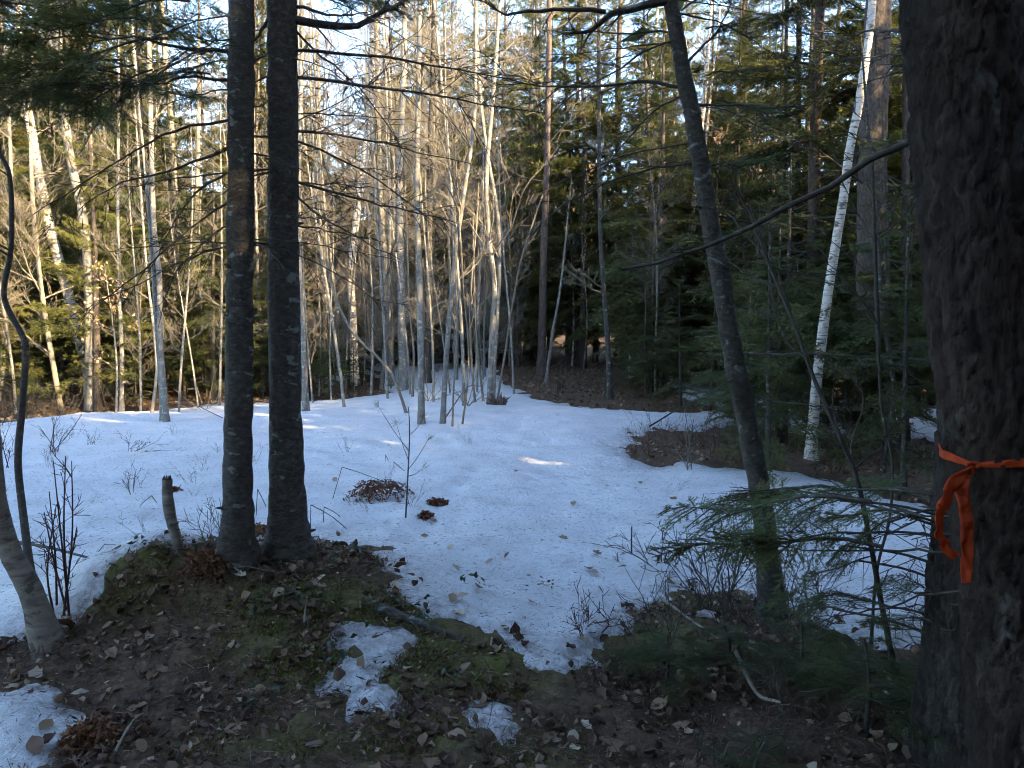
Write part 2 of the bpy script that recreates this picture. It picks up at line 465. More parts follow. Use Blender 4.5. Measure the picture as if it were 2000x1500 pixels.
PATCHES = [W_flat(p) for p in (
    [(648, 1212), (700, 1214), (800, 1232), (790, 1256), (735, 1285), (700, 1335), (640, 1342), (632, 1322), (690, 1280), (660, 1250)],
    [(-120, 1345), (0, 1342), (90, 1335), (120, 1362), (188, 1372), (190, 1405), (150, 1440), (120, 1490), (90, 1560), (-150, 1560)],
    [(930, 1372), (985, 1368), (1010, 1400), (1000, 1440), (960, 1450), (915, 1400)],
    [(1345, 1190), (1400, 1188), (1418, 1206), (1370, 1212)],
    [(700, 1350), (745, 1340), (750, 1365), (700, 1375)],
    [(366, 762), (400, 744), (440, 736), (500, 738), (470, 752), (420, 762)],
    [(600, 738), (660, 722), (700, 728), (640, 752)],
    [(850, 688), (900, 676), (985, 672), (1000, 684), (900, 696)],
    [(1290, 742), (1370, 742), (1440, 772), (1440, 800), (1330, 778)],
    [(1445, 775), (1560, 772), (1700, 790), (1830, 800), (2050, 800), (2050, 868), (1830, 862), (1700, 852), (1560, 842), (1470, 830)],
)]

def sdist(x, y, poly):
    P = np.asarray(poly); Q = np.roll(P, -1, 0)
    inside = np.zeros(x.shape, bool); best = np.full(x.shape, 1e9)
    for (ax, ay), (bx, by) in zip(P, Q):
        dx, dy = bx - ax, by - ay
        t = np.clip(((x - ax) * dx + (y - ay) * dy) / (dx * dx + dy * dy + 1e-12), 0, 1)
        best = np.minimum(best, (x - ax - t * dx) ** 2 + (y - ay - t * dy) ** 2)
        with np.errstate(divide='ignore', invalid='ignore'):
            c = ((ay > y) != (by > y)) & (x < (bx - ax) * (y - ay) / (by - ay) + ax)
        inside ^= c
    return np.where(inside, 1, -1) * np.sqrt(best)

def snow_depth(x, y):
    """signed metres inside the snow cover, with a ragged thaw edge"""
    x = np.asarray(x, float); y = np.asarray(y, float)
    r = np.hypot(x, y)
    s = sdist(x, y, MAIN)
    for p in PATCHES:
        q = np.asarray(p); lo, hi = q.min(0) - 2.5, q.max(0) + 2.5
        m = (x > lo[0]) & (x < hi[0]) & (y > lo[1]) & (y < hi[1])
        if m.any(): s[m] = np.maximum(s[m], sdist(x[m], y[m], p))
    k = np.clip(r / 7.0, 0.6, 2.2)
    return s + k * (0.085 * fbm(x * 1.7, y * 1.7, seed=31, octaves=3) + 0.07 * fbm(x * 6, y * 6, seed=41, octaves=4))

def moss_at(x, y):
    m = np.zeros_like(x)
    for px, py, sx, sy, a in ((640, 1160, .35, .3, .8), (560, 1250, .4, .25, .7), (620, 1300, .35, .2, .8), (900, 1290, .4, .25, 1), (960, 1330, .3, .15, .7), (720, 1330, .3, .2, .7), (480, 1180, .3, .2, .6), (1060, 1480, .3, .2, .4),
                              (250, 1110, .22, .2, 1), (850, 1440, .4, .2, .6), (520, 1440, .35, .2, .6), (1330, 1180, .4, .3, .6), (1260, 1240, .3, .2, .8), (800, 1190, .3, .2, .9), (740, 1090, .2, .15, .8)):
        g = G(px, py); m = np.maximum(m, a * gauss(x, y, g[0], g[1], sx, sy))
    return np.clip(m * 1.3, 0, 1)

# ------------------------------------------------------------------ ground and snow sheets
def polar_grid():
    cx, cy = 0.0, -3.0
    a_f = np.radians(np.linspace(-52, 52, 410)); a_c = np.radians(np.linspace(52, 308, 60))[1:-1]
    A = np.concatenate([a_f, a_c])
    Rr = np.concatenate([[0.0001], np.linspace(0.8, 3.6, 10), 3.6 + np.cumsum(np.geomspace(0.026, 0.19, 175)), ])
    Rr = np.concatenate([Rr, Rr[-1] + np.cumsum(np.geomspace(0.2, 40, 60))])
    RR, AA = np.meshgrid(Rr, A, indexing='ij')
    return cx + RR * np.sin(AA), cy + RR * np.cos(AA)

GX, GY = polar_grid()
SD = snow_depth(GX, GY)
LAND = land(GX, GY)
rough = 0.026 * fbm(GX * 6, GY * 6, seed=5, octaves=4) * sstep(25, 6, np.hypot(GX, GY))
GZ = LAND + rough - 0.02
nr, na = GX.shape
idx = np.arange(nr * na).reshape(nr, na)
FACES = np.stack([idx[:-1], np.roll(idx, -1, 1)[:-1], np.roll(idx, -1, 1)[1:], idx[1:]], -1).reshape(-1, 4)[:, ::-1]

g = MB(); g.add(np.stack([GX, GY, GZ], -1).reshape(-1, 3), FACES)
ground = g.build('ground', [M['ground']])
ma = ground.data.attributes.new('moss', 'FLOAT', 'POINT')
ma.data.foreach_set('value', moss_at(GX, GY).astype(np.float32).ravel())
tag(ground, 'brown forest floor of dead leaves, needles and moss', kind='structure')

def snow_top(x, y, sd=None):
    if sd is None: sd = snow_depth(x, y)
    r = np.hypot(x, y)
    t = np.where(sd > 0, 0.08 * (1 - np.exp(-np.maximum(sd, 0) / 0.42)), sd * 0.5)
    z = land(x, y) + t - 0.012
    z = z + np.where(sd > 0, 1, 0.3) * (0.016 * fbm(x * 2.2, y * 2.2, seed=61, octaves=3) + 0.012 * fbm(x * 7, y * 7, seed=71, octaves=4) * sstep(18, 4, r) - 0.02 * np.clip(fbm(x * 3.1, y * 3.1, seed=81, octaves=3) - 0.35, 0, 1))
    td = np.full(x.shape, 1e9)
    for (ax, ay), (bx, by) in zip(TRAIL[:-1], TRAIL[1:]):
        tt = np.clip(((x - ax) * (bx - ax) + (y - ay) * (by - ay)) / ((bx - ax) ** 2 + (by - ay) ** 2), 0, 1)
        td = np.minimum(td, (x - ax - tt * (bx - ax)) ** 2 + (y - ay - tt * (by - ay)) ** 2)
    z = z - np.where(sd > 0, 0.02, 0) * np.exp(-td / 0.03) * (1 + 0.6 * fbm(x * 5, y * 5, seed=88, octaves=2))
    for i, (px, py) in enumerate(PRINTS):
        gx, gy = px; z = z - 0.028 * np.exp(-(((x - gx) / 0.10) ** 2 + ((y - gy) / 0.16) ** 2) ** 1.5)
    return z
TRAIL = np.array(W_flat([(775, 1075), (820, 1045), (850, 1010), (885, 968), (925, 925), (965, 890), (995, 855), (1015, 825), (1000, 798), (960, 765)]))
PRINTS = []
for i, (px, py) in enumerate([(835, 1038), (850, 1012), (862, 990), (885, 972), (905, 950), (930, 925), (968, 890), (985, 868), (1010, 842), (1020, 820), (1000, 800), (800, 1060)]):
    gg = G(px, py); PRINTS.append(((gg[0], gg[1]), 0))
SZ = snow_top(GX, GY, SD)
keep = (SD.ravel()[FACES] > -0.25).any(1) & (np.hypot(GX, GY).ravel()[FACES].max(1) < 60)
fs = FACES[keep]; used, inv = np.unique(fs, return_inverse=True)
sn = MB(); sn.add(np.stack([GX, GY, SZ], -1).reshape(-1, 3)[used], inv.reshape(-1, 4))
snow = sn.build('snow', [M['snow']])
ta = snow.data.attributes.new('thaw', 'FLOAT', 'POINT')
ta.data.foreach_set('value', (np.exp(-np.clip(SD.ravel()[used], 0, 9) / 0.2)).astype(np.float32))
tag(snow, 'old crusted snow lying across the clearing in blue shade', kind='stuff')

def surf(x, y):
    """top of ground or snow"""
    x = np.asarray(x, float); y = np.asarray(y, float)
    sd = snow_depth(x, y)
    return np.maximum(land(x, y) - 0.02, snow_top(x, y, sd)), sd

# ------------------------------------------------------------------ boughs
def seg_cards(mb, p0, d, ln, up, step, leafL, leafW, mat, rg, ang=55, jit=0.25, tri=False):
    """needles in two ranks along many short twigs"""
    n = np.maximum((ln / step).astype(int), 1)
    k = np.repeat(np.arange(len(p0)), n)
    t = (np.arange(len(k)) - np.repeat(np.cumsum(n) - n, n) + rg.random(len(k))) / n[k]
    base = p0[k] + d[k] * (t * ln[k])[:, None]
    sgn = np.where(np.arange(len(k)) % 2 == 0, 1, -1)
    sd_ = np.cross(up[k], d[k]); sd_ /= np.linalg.norm(sd_, axis=1)[:, None] + 1e-9
    a = math.radians(ang) * (0.7 + 0.6 * rg.random(len(k)))
    dd = d[k] * np.cos(a)[:, None] + sd_ * (np.sin(a) * sgn)[:, None] + rg.normal(0, jit, (len(k), 3))
    dd /= np.linalg.norm(dd, axis=1)[:, None]
    nm = up[k] + rg.normal(0, 0.35, (len(k), 3))
    L = leafL * (0.65 + 0.6 * rg.random(len(k)))
    r = np.clip(0.25 + 0.45 * rg.random(len(k)) + 0.25 * t, 0, 1)
    if tri:
        side = np.cross(nm, dd); side /= np.linalg.norm(side, axis=1)[:, None] + 1e-9
        w = leafW * 0.5
        v = np.stack([base - side * w, base + side * w, base + dd * L[:, None]], 1).reshape(-1, 3)
        mb.add(v, np.arange(len(k) * 3).reshape(-1, 3), mat, r)
    else: cards(mb, base, dd, nm, L, leafW, mat, r)

def make_bough(seed, level, pine=False, droop=0.25, full=1.0):
    """one branch of unit length along +x. level 2: near, single needles; 1: middle distance; 0: far"""
    rg = np.random.default_rng(seed); mb = MB()
    n = 9 if level > 0 else 3
    t = np.linspace(0, 1, n)
    path = np.stack([t, 0.05 * np.sin(t * 5 + seed) * t, 0.08 * t - droop * t ** 2 + 0.02 * np.sin(t * 9 + seed)], 1)
    if level > 0: tube(mb, path, np.linspace(0.009, 0.002, n), 4, 0)
    nb = {2: 36, 1: 30, 0: 9, -1: 6}[level]
    tb = np.sort(rg.uniform(0.12, 1.0, nb)); p = np.stack([np.interp(tb, t, path[:, c]) for c in range(3)], 1)
    sg = np.where(np.arange(nb) % 2 == 0, 1, -1)
    a = np.radians(rg.uniform(38, 68, nb))
    d = np.stack([np.cos(a), np.sin(a) * sg, rg.normal(-0.12, 0.14, nb)], 1); d /= np.linalg.norm(d, axis=1)[:, None]
    ln = (0.40 * np.minimum(1, tb * 3.0) * (1.02 - tb) ** 0.75 + 0.05) * rg.uniform(0.6, 1.25, nb)
    up = np.tile([0, 0, 1.0], (nb, 1)) + rg.normal(0, 0.15, (nb, 3))
    if level > 0:
        for i in range(nb):
            q = np.stack([p[i], p[i] + d[i] * ln[i] * 0.55, p[i] + d[i] * ln[i] - [0, 0, 0.10 * ln[i]]])
            tube(mb, q, [0.0035, 0.0022, 0.001], 3, 0)
    if pine:
        m = {2: 7, 1: 4, 0: 3}[level]
        k = np.repeat(np.arange(nb), m); tt = rg.uniform(0.35, 1.0, len(k))
        c = p[k] + d[k] * (ln[k] * tt)[:, None]
        q = {2: 26, 1: 9, 0: 5}[level]
        kk = np.repeat(np.arange(len(k)), q)
        dd = d[k][kk] * 0.7 + rg.normal(0, 0.55, (len(kk), 3)) + [0, 0, 0.15]; dd /= np.linalg.norm(dd, axis=1)[:, None]
        nm = rg.normal(0, 1, (len(kk), 3))
        cards(mb, c[kk], dd, nm, 0.075 * rg.uniform(0.7, 1.2, len(kk)) * (1.6 if level == 0 else 1), {2: 0.0025, 1: 0.010, 0: 0.035}[level], 1, rg.random(len(kk)), tri=True)
        return mb.arrays()
    # second order twigs
    if level > 0:
        step = 0.022 if level == 2 else 0.045
        n2 = np.maximum((ln / step).astype(int), 1); k = np.repeat(np.arange(nb), n2)
        u = (np.arange(len(k)) - np.repeat(np.cumsum(n2) - n2, n2) + 0.5) / n2[k]
        s2 = np.where(np.arange(len(k)) % 2 == 0, 1, -1)
        sv = np.cross(up[k], d[k]); sv /= np.linalg.norm(sv, axis=1)[:, None]
        a2 = np.radians(rg.uniform(35, 60, len(k)))
        d2 = d[k] * np.cos(a2)[:, None] + sv * (np.sin(a2) * s2)[:, None] + rg.normal(0, 0.1, (len(k), 3)); d2 /= np.linalg.norm(d2, axis=1)[:, None]
        l2 = np.minimum(0.42 * ln[k] * (1.05 - u), 0.13) * rg.uniform(0.5, 1.2, len(k)) * full + 0.008
        p2 = p[k] + d[k] * (ln[k] * u)[:, None] - np.array([0, 0, 0.1]) * (ln[k] * u * u)[:, None]
        P0 = np.vstack([p, p2]); D = np.vstack([d, d2]); LN = np.concatenate([ln, l2]); UP = np.vstack([up, up[k]])
    else: P0, D, LN, UP = p, d, ln, up
    if level == 2: seg_cards(mb, P0, D, LN, UP, 0.0036, 0.0145, 0.0052, 1, rg, 60, 0.3, True)
    elif level == 1: seg_cards(mb, P0, D, LN, UP, 0.0145, 0.047, 0.0165, 1, rg, 50, 0.30, True)
    elif level == 0: seg_cards(mb, P0, D, LN, UP, 0.036, 0.115, 0.05, 1, rg, 50, 0.3, True)
    else: seg_cards(mb, P0, D, LN, UP, 0.075, 0.36, 0.24, 1, rg, 45, 0.3, True)
    return mb.arrays()

B_NEAR = [make_bough(100 + i, 2, droop=0.12 + 0.08 * i) for i in range(3)]
B_MID = [make_bough(200 + i, 1, droop=0.15 + 0.07 * i, full=0.8 + 0.1 * i) for i in range(4)]
B_FAR = [make_bough(300 + i, 0, droop=0.2 + 0.1 * i) for i in range(3)]
B_COARSE = [make_bough(350 + i, -1, droop=0.2 + 0.1 * i) for i in range(3)]
P_MID = [make_bough(400 + i, 1, True, droop=-0.05 - 0.05 * i) for i in range(3)]
P_FAR = [make_bough(500 + i, 0, True, droop=-0.05) for i in range(2)]
B_DEAD = []
for i in range(4):
    rg = np.random.default_rng(600 + i); mb = MB(); t = np.linspace(0, 1, 7)
    path = np.stack([t, 0.08 * np.sin(t * 4 + i), -0.12 * t ** 2 + 0.03 * np.sin(t * 8 + i)], 1)
    tube(mb, path, np.linspace(0.010, 0.0022, 7), 4, 0)
    for k in range(14):
        tt = rg.uniform(0.15, 1); q = np.array([np.interp(tt, t, path[:, c]) for c in range(3)])
        dd = np.array([rg.uniform(0.2, 0.9), rg.choice([-1, 1]) * rg.uniform(0.3, 0.9), rg.normal(-0.1, 0.3)]); l = rg.uniform(0.08, 0.32) * (1.1 - tt)
        tube(mb, np.stack([q, q + dd * l * 0.5 + [0, 0, 0.02 * rg.normal()], q + dd * l]), [0.004, 0.0028, 0.0015], 3, 0)
    B_DEAD.append(mb.arrays())

def conifer_parts(seed, H, cb, R, nb, lib, r0, dead=10, top=0.12, shape=1.0, rings=24, sides=9):
    """trunk and crown arrays of a whole conifer standing at the origin"""
    rg = np.random.default_rng(seed)
    tr = MB(); z = np.linspace(-0.15, H, rings)
    path = np.stack([0.04 * H / 10 * np.sin(z * 0.5 + seed), 0.04 * H / 10 * np.cos(z * 0.4 + seed), z], 1)
    rad = r0 * (1 - np.clip(z, 0, H) / H) ** 0.8 + 0.008 + 0.25 * r0 * np.exp(-np.clip(z, 0, 9) / 0.2)
    tube(tr, path, rad, sides, 0)
    cr = MB()
    zs = cb + (H - cb) * np.sort(rg.random(nb)) ** 0.9
    for i, zz in enumerate(zs):
        f = (zz - cb) / (H - cb)
        L = (R * (1 - f) ** shape + top * 1.5) * rg.uniform(0.55, 1.15)
        if f < 0.12: L *= rg.uniform(0.5, 0.95)
        az = i * 2.399 + rg.normal(0, 0.4)
        el = math.radians(-12 + 45 * f ** 1.5 + rg.normal(0, 8))
        d = np.array([math.cos(az) * math.cos(el), math.sin(az) * math.cos(el), math.sin(el)])
        Mx = rot_to(d, rg.normal(0, 0.25)) * np.array([L, L * rg.uniform(0.8, 1.1), L])
        c = np.array([np.interp(zz, z, path[:, 0]), np.interp(zz, z, path[:, 1]), zz])
        cr.add_from(lib[rg.integers(len(lib))], Mx, c, None, rg.normal(0, 0.12))
    for i in range(dead):
        zz = rg.uniform(0.6, max(cb * 1.3, 1.0)); az = rg.uniform(0, 6.28); el = rg.normal(-0.1, 0.25); L = rg.uniform(0.35, 0.8) * min(R, 1.6)
        d = np.array([math.cos(az) * math.cos(el), math.sin(az) * math.cos(el), math.sin(el)])
        c = np.array([np.interp(zz, z, path[:, 0]), np.interp(zz, z, path[:, 1]), zz])
        cr.add_from(B_DEAD[rg.integers(4)], rot_to(d, rg.normal(0, 0.5)) * L, c)
    return tr, cr

# ------------------------------------------------------------------ bare branching
def bare_branch(mb, rg, p, d, L, r, level, mat=0, up=0.12, kids=(5, 4), maxlev=2, tmin=0.0016):
    n = 5 if level == 0 else 4 if level == 1 else 3
    pts = [np.asarray(p, float)]; d = np.asarray(d, float) / np.linalg.norm(d)
    for k in range(n - 1):
        d = d + rg.normal(0, 0.13, 3) + np.array([0, 0, up]); d /= np.linalg.norm(d)
        pts.append(pts[-1] + d * L / (n - 1))
    pts = np.array(pts)
    tube(mb, pts, np.linspace(r, max(r * 0.25, tmin), n), 4 if level == 0 else 3, mat)
    if level >= maxlev: return
    for k in range(kids[min(level, len(kids) - 1)]):
        t = rg.uniform(0.2, 0.98); j = min(int(t * (n - 1)), n - 2); q = pts[j] + (pts[j + 1] - pts[j]) * (t * (n - 1) - j)
        dd = pts[j + 1] - pts[j]; dd /= np.linalg.norm(dd)
        side = np.cross(dd, rg.normal(0, 1, 3)); side /= np.linalg.norm(side)
        bare_branch(mb, rg, q, dd * 0.75 + side * rg.uniform(0.45, 0.85), L * rg.uniform(0.28, 0.5), max(r * 0.45, tmin * 1.4), level + 1, mat, up, kids, maxlev, tmin)

def bare_crown(mb, path, rad, z0, n, rg, L0=1.6, upd=0.75, kids=(6, 4), mat=0, tmin=0.0016):
    path = np.asarray(path); zz = path[:, 2]; H = zz[-1]
    for i in range(n):
        z = z0 + (H - z0) * (rg.random() ** 0.85)
        q = np.array([np.interp(z, zz, path[:, c]) for c in range(3)]); r = float(np.interp(z, zz, rad))
        az = rg.uniform(0, 6.283); f = (z - z0) / (H - z0 + 1e-6)
        d = np.array([math.cos(az), math.sin(az), rg.uniform(0.3, 1.3) * upd])
        bare_branch(mb, rg, q, d, L0 * (1.1 - 0.6 * f) * rg.uniform(0.5, 1.2), min(max(r * 0.45, 0.004), 0.022), 0, mat, 0.10, kids, tmin=tmin)

def trunk_from_pixels(pts, Y, w0, w1, H):
    """world path and radii of a trunk seen through these points at depth Y, grown on to height H"""
    P = [W(px, py, Y) for px, py in pts]
    base = np.array([P[0][0], Y, float(land(P[0][0], Y))])
    P[0] = base - [0, 0, 0.12]
    px_m = Y / FPX
    d = P[-1] - P[-2]; d = d / np.linalg.norm(d)
    r0, r1 = w0 * px_m / 2, w1 * px_m / 2
    ztop = P[-1][2]
    top = base[2] + H
    path = list(spline(P, 30))
    rad = list(np.linspace(r0, r1, 30))
    if top > ztop + 0.3:
        m = 14
        dd = d * np.array([0.7, 0.7, 1])
        for k in range(1, m + 1):
            f = k / m
            path.append(P[-1] + dd / dd[2] * (top - ztop) * f)
            rad.append(r1 * (1 - f) ** 0.8 + 0.006)
    path = np.array(path); rad = np.array(rad)
    hz = np.clip(path[:, 2] - base[2], 0, 9)
    rad = rad * (1 + 0.6 * np.exp(-hz / (1.9 * r0 + 0.03)))
    return base, path, rad

# ------------------------------------------------------------------ the two firs on the mound
def bump_disp(seed, amp, su=6.0, sv=0.35):
    def f(a, i, R):
        return amp * R * (fbm(np.cos(a) * su / 3, np.sin(a) * su / 3, i * sv, seed, 3))
    return f

def dead_branch(mb, rg, pts, w, Y0, mat=0, twigs=10, curl=0.2, n=12, tl=(0.08, 0.3)):
    P = spline(pts, n)
    P = P + rg.normal(0, 0.004, P.shape)
    Lm = np.linalg.norm(np.diff(P, axis=0), axis=1).sum()
    tube(mb, P, np.linspace(w, max(w * 0.25, 0.0015), n), 6, mat)
    for k in range(twigs):
        t = rg.uniform(0.12, 1.0); j = min(int(t * (n - 1)), n - 2); q = P[j]
        dd = P[j + 1] - P[j]; dd /= np.linalg.norm(dd)
        s = np.cross(dd, rg.normal(0, 1, 3)); s /= np.linalg.norm(s)
        bare_branch(mb, rg, q, dd * 0.7 + s * rg.uniform(0.4, 0.9), rg.uniform(*tl) * min(1.5, Lm), max(w * 0.3, 0.0022), 1, mat, -0.04, (3, 3))

def branch_part(parent, pts_px, w_px, Y, rg, name='branch', twigs=12, mat='twig', dY=0.0, tl=(0.08, 0.3)):
    n = len(pts_px)
    P = [W(px, py, Y + dY * k / (n - 1)) for k, (px, py) in enumerate(pts_px)]
    mb = MB(); dead_branch(mb, rg, P, w_px * Y / FPX / 2, Y, twigs=twigs, tl=tl)
    return mb.build(name, [M[mat]], parent)

MESH_NEAR = None
def bough_meshes():
    global MESH_NEAR
    MESH_NEAR = []
    for i, arr in enumerate(B_NEAR):
        mb = MB(); mb.add_from(arr); MESH_NEAR.append(mb.mesh('bough', [M['twig'], M['hemlock']], flat_mats=(1,)))
bough_meshes()

def bough_part(parent, p0, p1, rg, kind=0, roll=0.0, name='bough'):
    """a needle-bearing branch from p0 to p1 (world)"""
    p0 = np.asarray(p0, float); p1 = np.asarray(p1, float); L = np.linalg.norm(p1 - p0)
    Mx = rot_to(p1 - p0, roll + rg.normal(0, 0.12))
    o = link(name, MESH_NEAR[rg.integers(3)], parent)
    if kind: o.material_slots[1].link = 'OBJECT'; o.material_slots[1].material = M['fir']
    from mathutils import Matrix
    o.location = p0 - np.array(parent.location)
    o.rotation_euler = Matrix(Mx.tolist()).to_euler()
    o.scale = (L, L * rg.uniform(0.85, 1.1), L)
    return o

def near_fir(name, label, pts, w0, w1, H, seed, lib, cb, R, nb, branches, bark_m='bark_fir', Y=None, extra=9):
    rg = np.random.default_rng(seed)
    if Y is None: Y = G(*pts[0])[1]
    base, path, rad = trunk_from_pixels(pts, Y, w0, w1, H)
    t = thing(name, label, 'tree', base)
    mb = MB()
    pp = spline(path, 150); rr = np.interp(np.linspace(0, 1, 150), np.linspace(0, 1, len(rad)), rad)
    tube(mb, pp, rr, 26, 0, disp=bump_disp(seed, 0.10))
    for k in range(8):                                   # knots and branch stubs
        j = rg.integers(8, 70); a = rg.uniform(0, 6.28); d = np.array([math.cos(a), math.sin(a), 0.15])
        tube(mb, np.stack([pp[j] + d * rr[j] * 0.7, pp[j] + d * (rr[j] + 0.012), pp[j] + d * (rr[j] + rg.uniform(0.015, 0.035))]), [0.014, 0.008, 0.004], 6, 0, cap=True)
    mb.build('trunk', [M[bark_m]], t)
    for b in branches:
        branch_part(t, b[0], b[1], Y, rg, dY=b[2] if len(b) > 2 else 0.0, twigs=b[3] if len(b) > 3 else 14)
    for k in range(extra):                               # thin dead limbs all round the stem
        py = rg.uniform(-20, 560); px = np.interp(py, [p[1] for p in pts[::-1]], [p[0] for p in pts[::-1]]); sg = rg.choice([-1, 1]); L = rg.uniform(90, 330); dr = rg.uniform(0.0, 0.55)
        branch_part(t, [(px, py), (px + sg * L * 0.4, py + L * dr * 0.2), (px + sg * L * 0.75, py + L * dr * 0.6), (px + sg * L, py + L * dr)], rg.uniform(2.5, 4.5), Y, rg, dY=rg.uniform(-0.8, 0.8), twigs=9)
    cr = MB()
    for i in range(nb):
        z = base[2] + cb + (H - cb) * (i + rg.random()) / nb; f = (z - base[2] - cb) / (H - cb)
        L = (R * (1 - f) + 0.3) * rg.uniform(0.6, 1.1); az = i * 2.399; el = math.radians(rg.normal(0, 9) + 30 * f)
        d = np.array([math.cos(az) * math.cos(el), math.sin(az) * math.cos(el), math.sin(el)])
        q = np.array([np.interp(z, path[:, 2], path[:, c]) for c in range(3)])
        cr.add_from(lib[rg.integers(len(lib))], rot_to(d, rg.normal(0, 0.2)) * L, q)
    cr.build('crown', [M['twig'], M['hemlock']], t, flat_mats=(1,))
    return t, base, path, Y

firL, fLb, fLp, fLY = near_fir('fir_tree', 'dark straight conifer trunk, left of the pair on the leafy mound',
    [(463, 1092), (464, 1000), (467, 700), (470, 350), (472, 0)], 56, 47, 13.0, 21, B_FAR, 5.8, 2.3, 60, [
    ([(445, 100), (350, 92), (250, 72), (150, 90)], 8, -0.4), ([(447, 158), (360, 150), (300, 165), (200, 130)], 6, -0.5),
    ([(447, 235), (350, 252), (280, 285), (150, 365), (60, 420)], 6, -0.3), ([(447, 290), (330, 335), (230, 360), (140, 420)], 6, 0.3),
    ([(447, 335), (385, 375), (340, 430), (300, 520)], 5, -0.2), ([(446, 395), (380, 440), (300, 510), (200, 590), (150, 630)], 5, 0.2),
    ([(446, 440), (400, 470), (340, 540), (310, 640)], 4, -0.2), ([(445, 480), (380, 500), (260, 560), (140, 615)], 4, 0.4),
    ([(496, 120), (510, 112), (525, 105)], 6, 0.1, 4), ([(496, 470), (525, 490), (560, 530)], 3, -0.5, 6), ([(496, 210), (540, 190), (640, 100)], 4, 0.6),
])
firR, fRb, fRp, fRY = near_fir('fir_tree', 'stouter dark conifer trunk, right of the pair on the leafy mound',
    [(566, 1076), (562, 1000), (556, 700), (553, 350), (551, 0)], 66, 54, 14.0, 22, B_FAR, 5.8, 2.4, 60, [
    ([(575, 40), (670, 50), (720, 38), (770, 12), (840, -30)], 17, 0.2, 10), ([(578, 14), (660, 30), (720, 20)], 7, -0.2),
    ([(578, 100), (700, 106), (800, 120), (900, 136), (1010, 158)], 7, 0.3, 22), ([(578, 150), (700, 166), (800, 180), (900, 196), (1060, 220)], 7, -0.2, 22),
    ([(580, 258), (650, 262), (720, 275), (790, 290), (920, 320)], 6, 0.3, 18), ([(580, 275), (640, 300), (720, 340), (830, 420), (870, 460)], 5, 0.5, 18),
    ([(580, 356), (680, 384), (780, 408), (890, 432)], 6, 0.0, 18), ([(580, 385), (620, 418), (690, 460), (790, 512)], 5, -0.3, 14), ([(580, 440), (660, 455), (760, 475)], 4, 0.2, 10),
    ([(580, 60), (620, 105), (690, 160), (760, 250), (800, 330)], 5, 0.5, 14), ([(525, 40), (490, 90), (470, 130)], 7, -0.2, 5), ([(525, 150), (490, 165), (420, 190)], 4, -0.3, 8),
    ([(525, 265), (470, 275), (380, 330)], 4, -0.3, 8), ([(580, 235), (660, 200), (740, 150), (790, 60)], 3, 0.4, 12),
])
rg = np.random.default_rng(5)
# drooping green boughs high on the left fir
for k in range(15):
    a = (rg.uniform(200, 460), rg.uniform(-60, 190)); Yb = fLY + rg.uniform(-0.5, 0.3)
    q0 = W(*a, Yb); L = rg.uniform(0.6, 1.0)
    d = np.array([-1, rg.uniform(-0.5, 0.3), rg.uniform(-0.45, 0.0)]); d /= np.linalg.norm(d)
    bough_part(firL, q0, q0 + d * L * 0.8, rg, 0, rg.uniform(-0.6, 0.6))
for k in range(4):
    q0 = W(rg.uniform(590, 700), rg.uniform(-60, 40), fRY + rg.uniform(0.0, 0.8)); d = np.array([1, rg.uniform(-0.3, 0.5), rg.uniform(-0.2, 0.15)]); d /= np.linalg.norm(d)
    bough_part(firR, q0, q0 + d * rg.uniform(0.4, 0.6), rg, 0)

# a hemlock just outside the frame whose boughs hang into the upper left corner
ob = W(-330, 640, 5.4); ob[2] = float(land(ob[0], ob[1]))
hl = thing('hemlock_tree', 'hemlock at the frame edge hanging dark boughs into the upper left corner', 'tree', ob)
mb = MB(); zz = np.linspace(-0.1, 11, 24); tube(mb, np.stack([ob[0] + 0 * zz, ob[1] + 0 * zz, ob[2] + zz], 1), 0.13 * (1 - np.clip(zz, 0, 11) / 11.2) + 0.01, 12)
mb.build('trunk', [M['bark_fir']], hl)
for k in range(24):
    px, py = rg.uniform(-200, 330), rg.uniform(-50, 190)
    q0 = W(px, py - 10, 5.2 + rg.uniform(-0.5, 0.5)); d = np.array([1, rg.uniform(-0.5, 0.5), rg.uniform(-0.35, 0.05)]); d /= np.linalg.norm(d)
    bough_part(hl, q0, q0 + d * rg.uniform(0.5, 0.85), rg, 0, rg.uniform(-0.7, 0.7))
for k in range(7):
    z = ob[2] + 2.0 + 0.28 * k; q = [np.array([ob[0], ob[1], z]), W(-80, 215 - 42 * k, 5.2), W(160 + rg.uniform(-60, 120), 235 - 40 * k, 5.1)]
    m2 = MB(); dead_branch(m2, rg, q, 0.014, 5.2, twigs=16); m2.build('branch', [M['twig']], hl)
cr = MB()
for i in range(46):
    z = ob[2] + 5.6 + 5.2 * i / 46; az = i * 2.399; d = np.array([math.cos(az), math.sin(az), -0.1]); L = 2.0 * (1 - i / 50) + 0.3
    cr.add_from(B_FAR[i % 3], rot_to(d) * L, [ob[0], ob[1], z])
cr.build('crown', [M['twig'], M['hemlock']], hl, flat_mats=(1,))

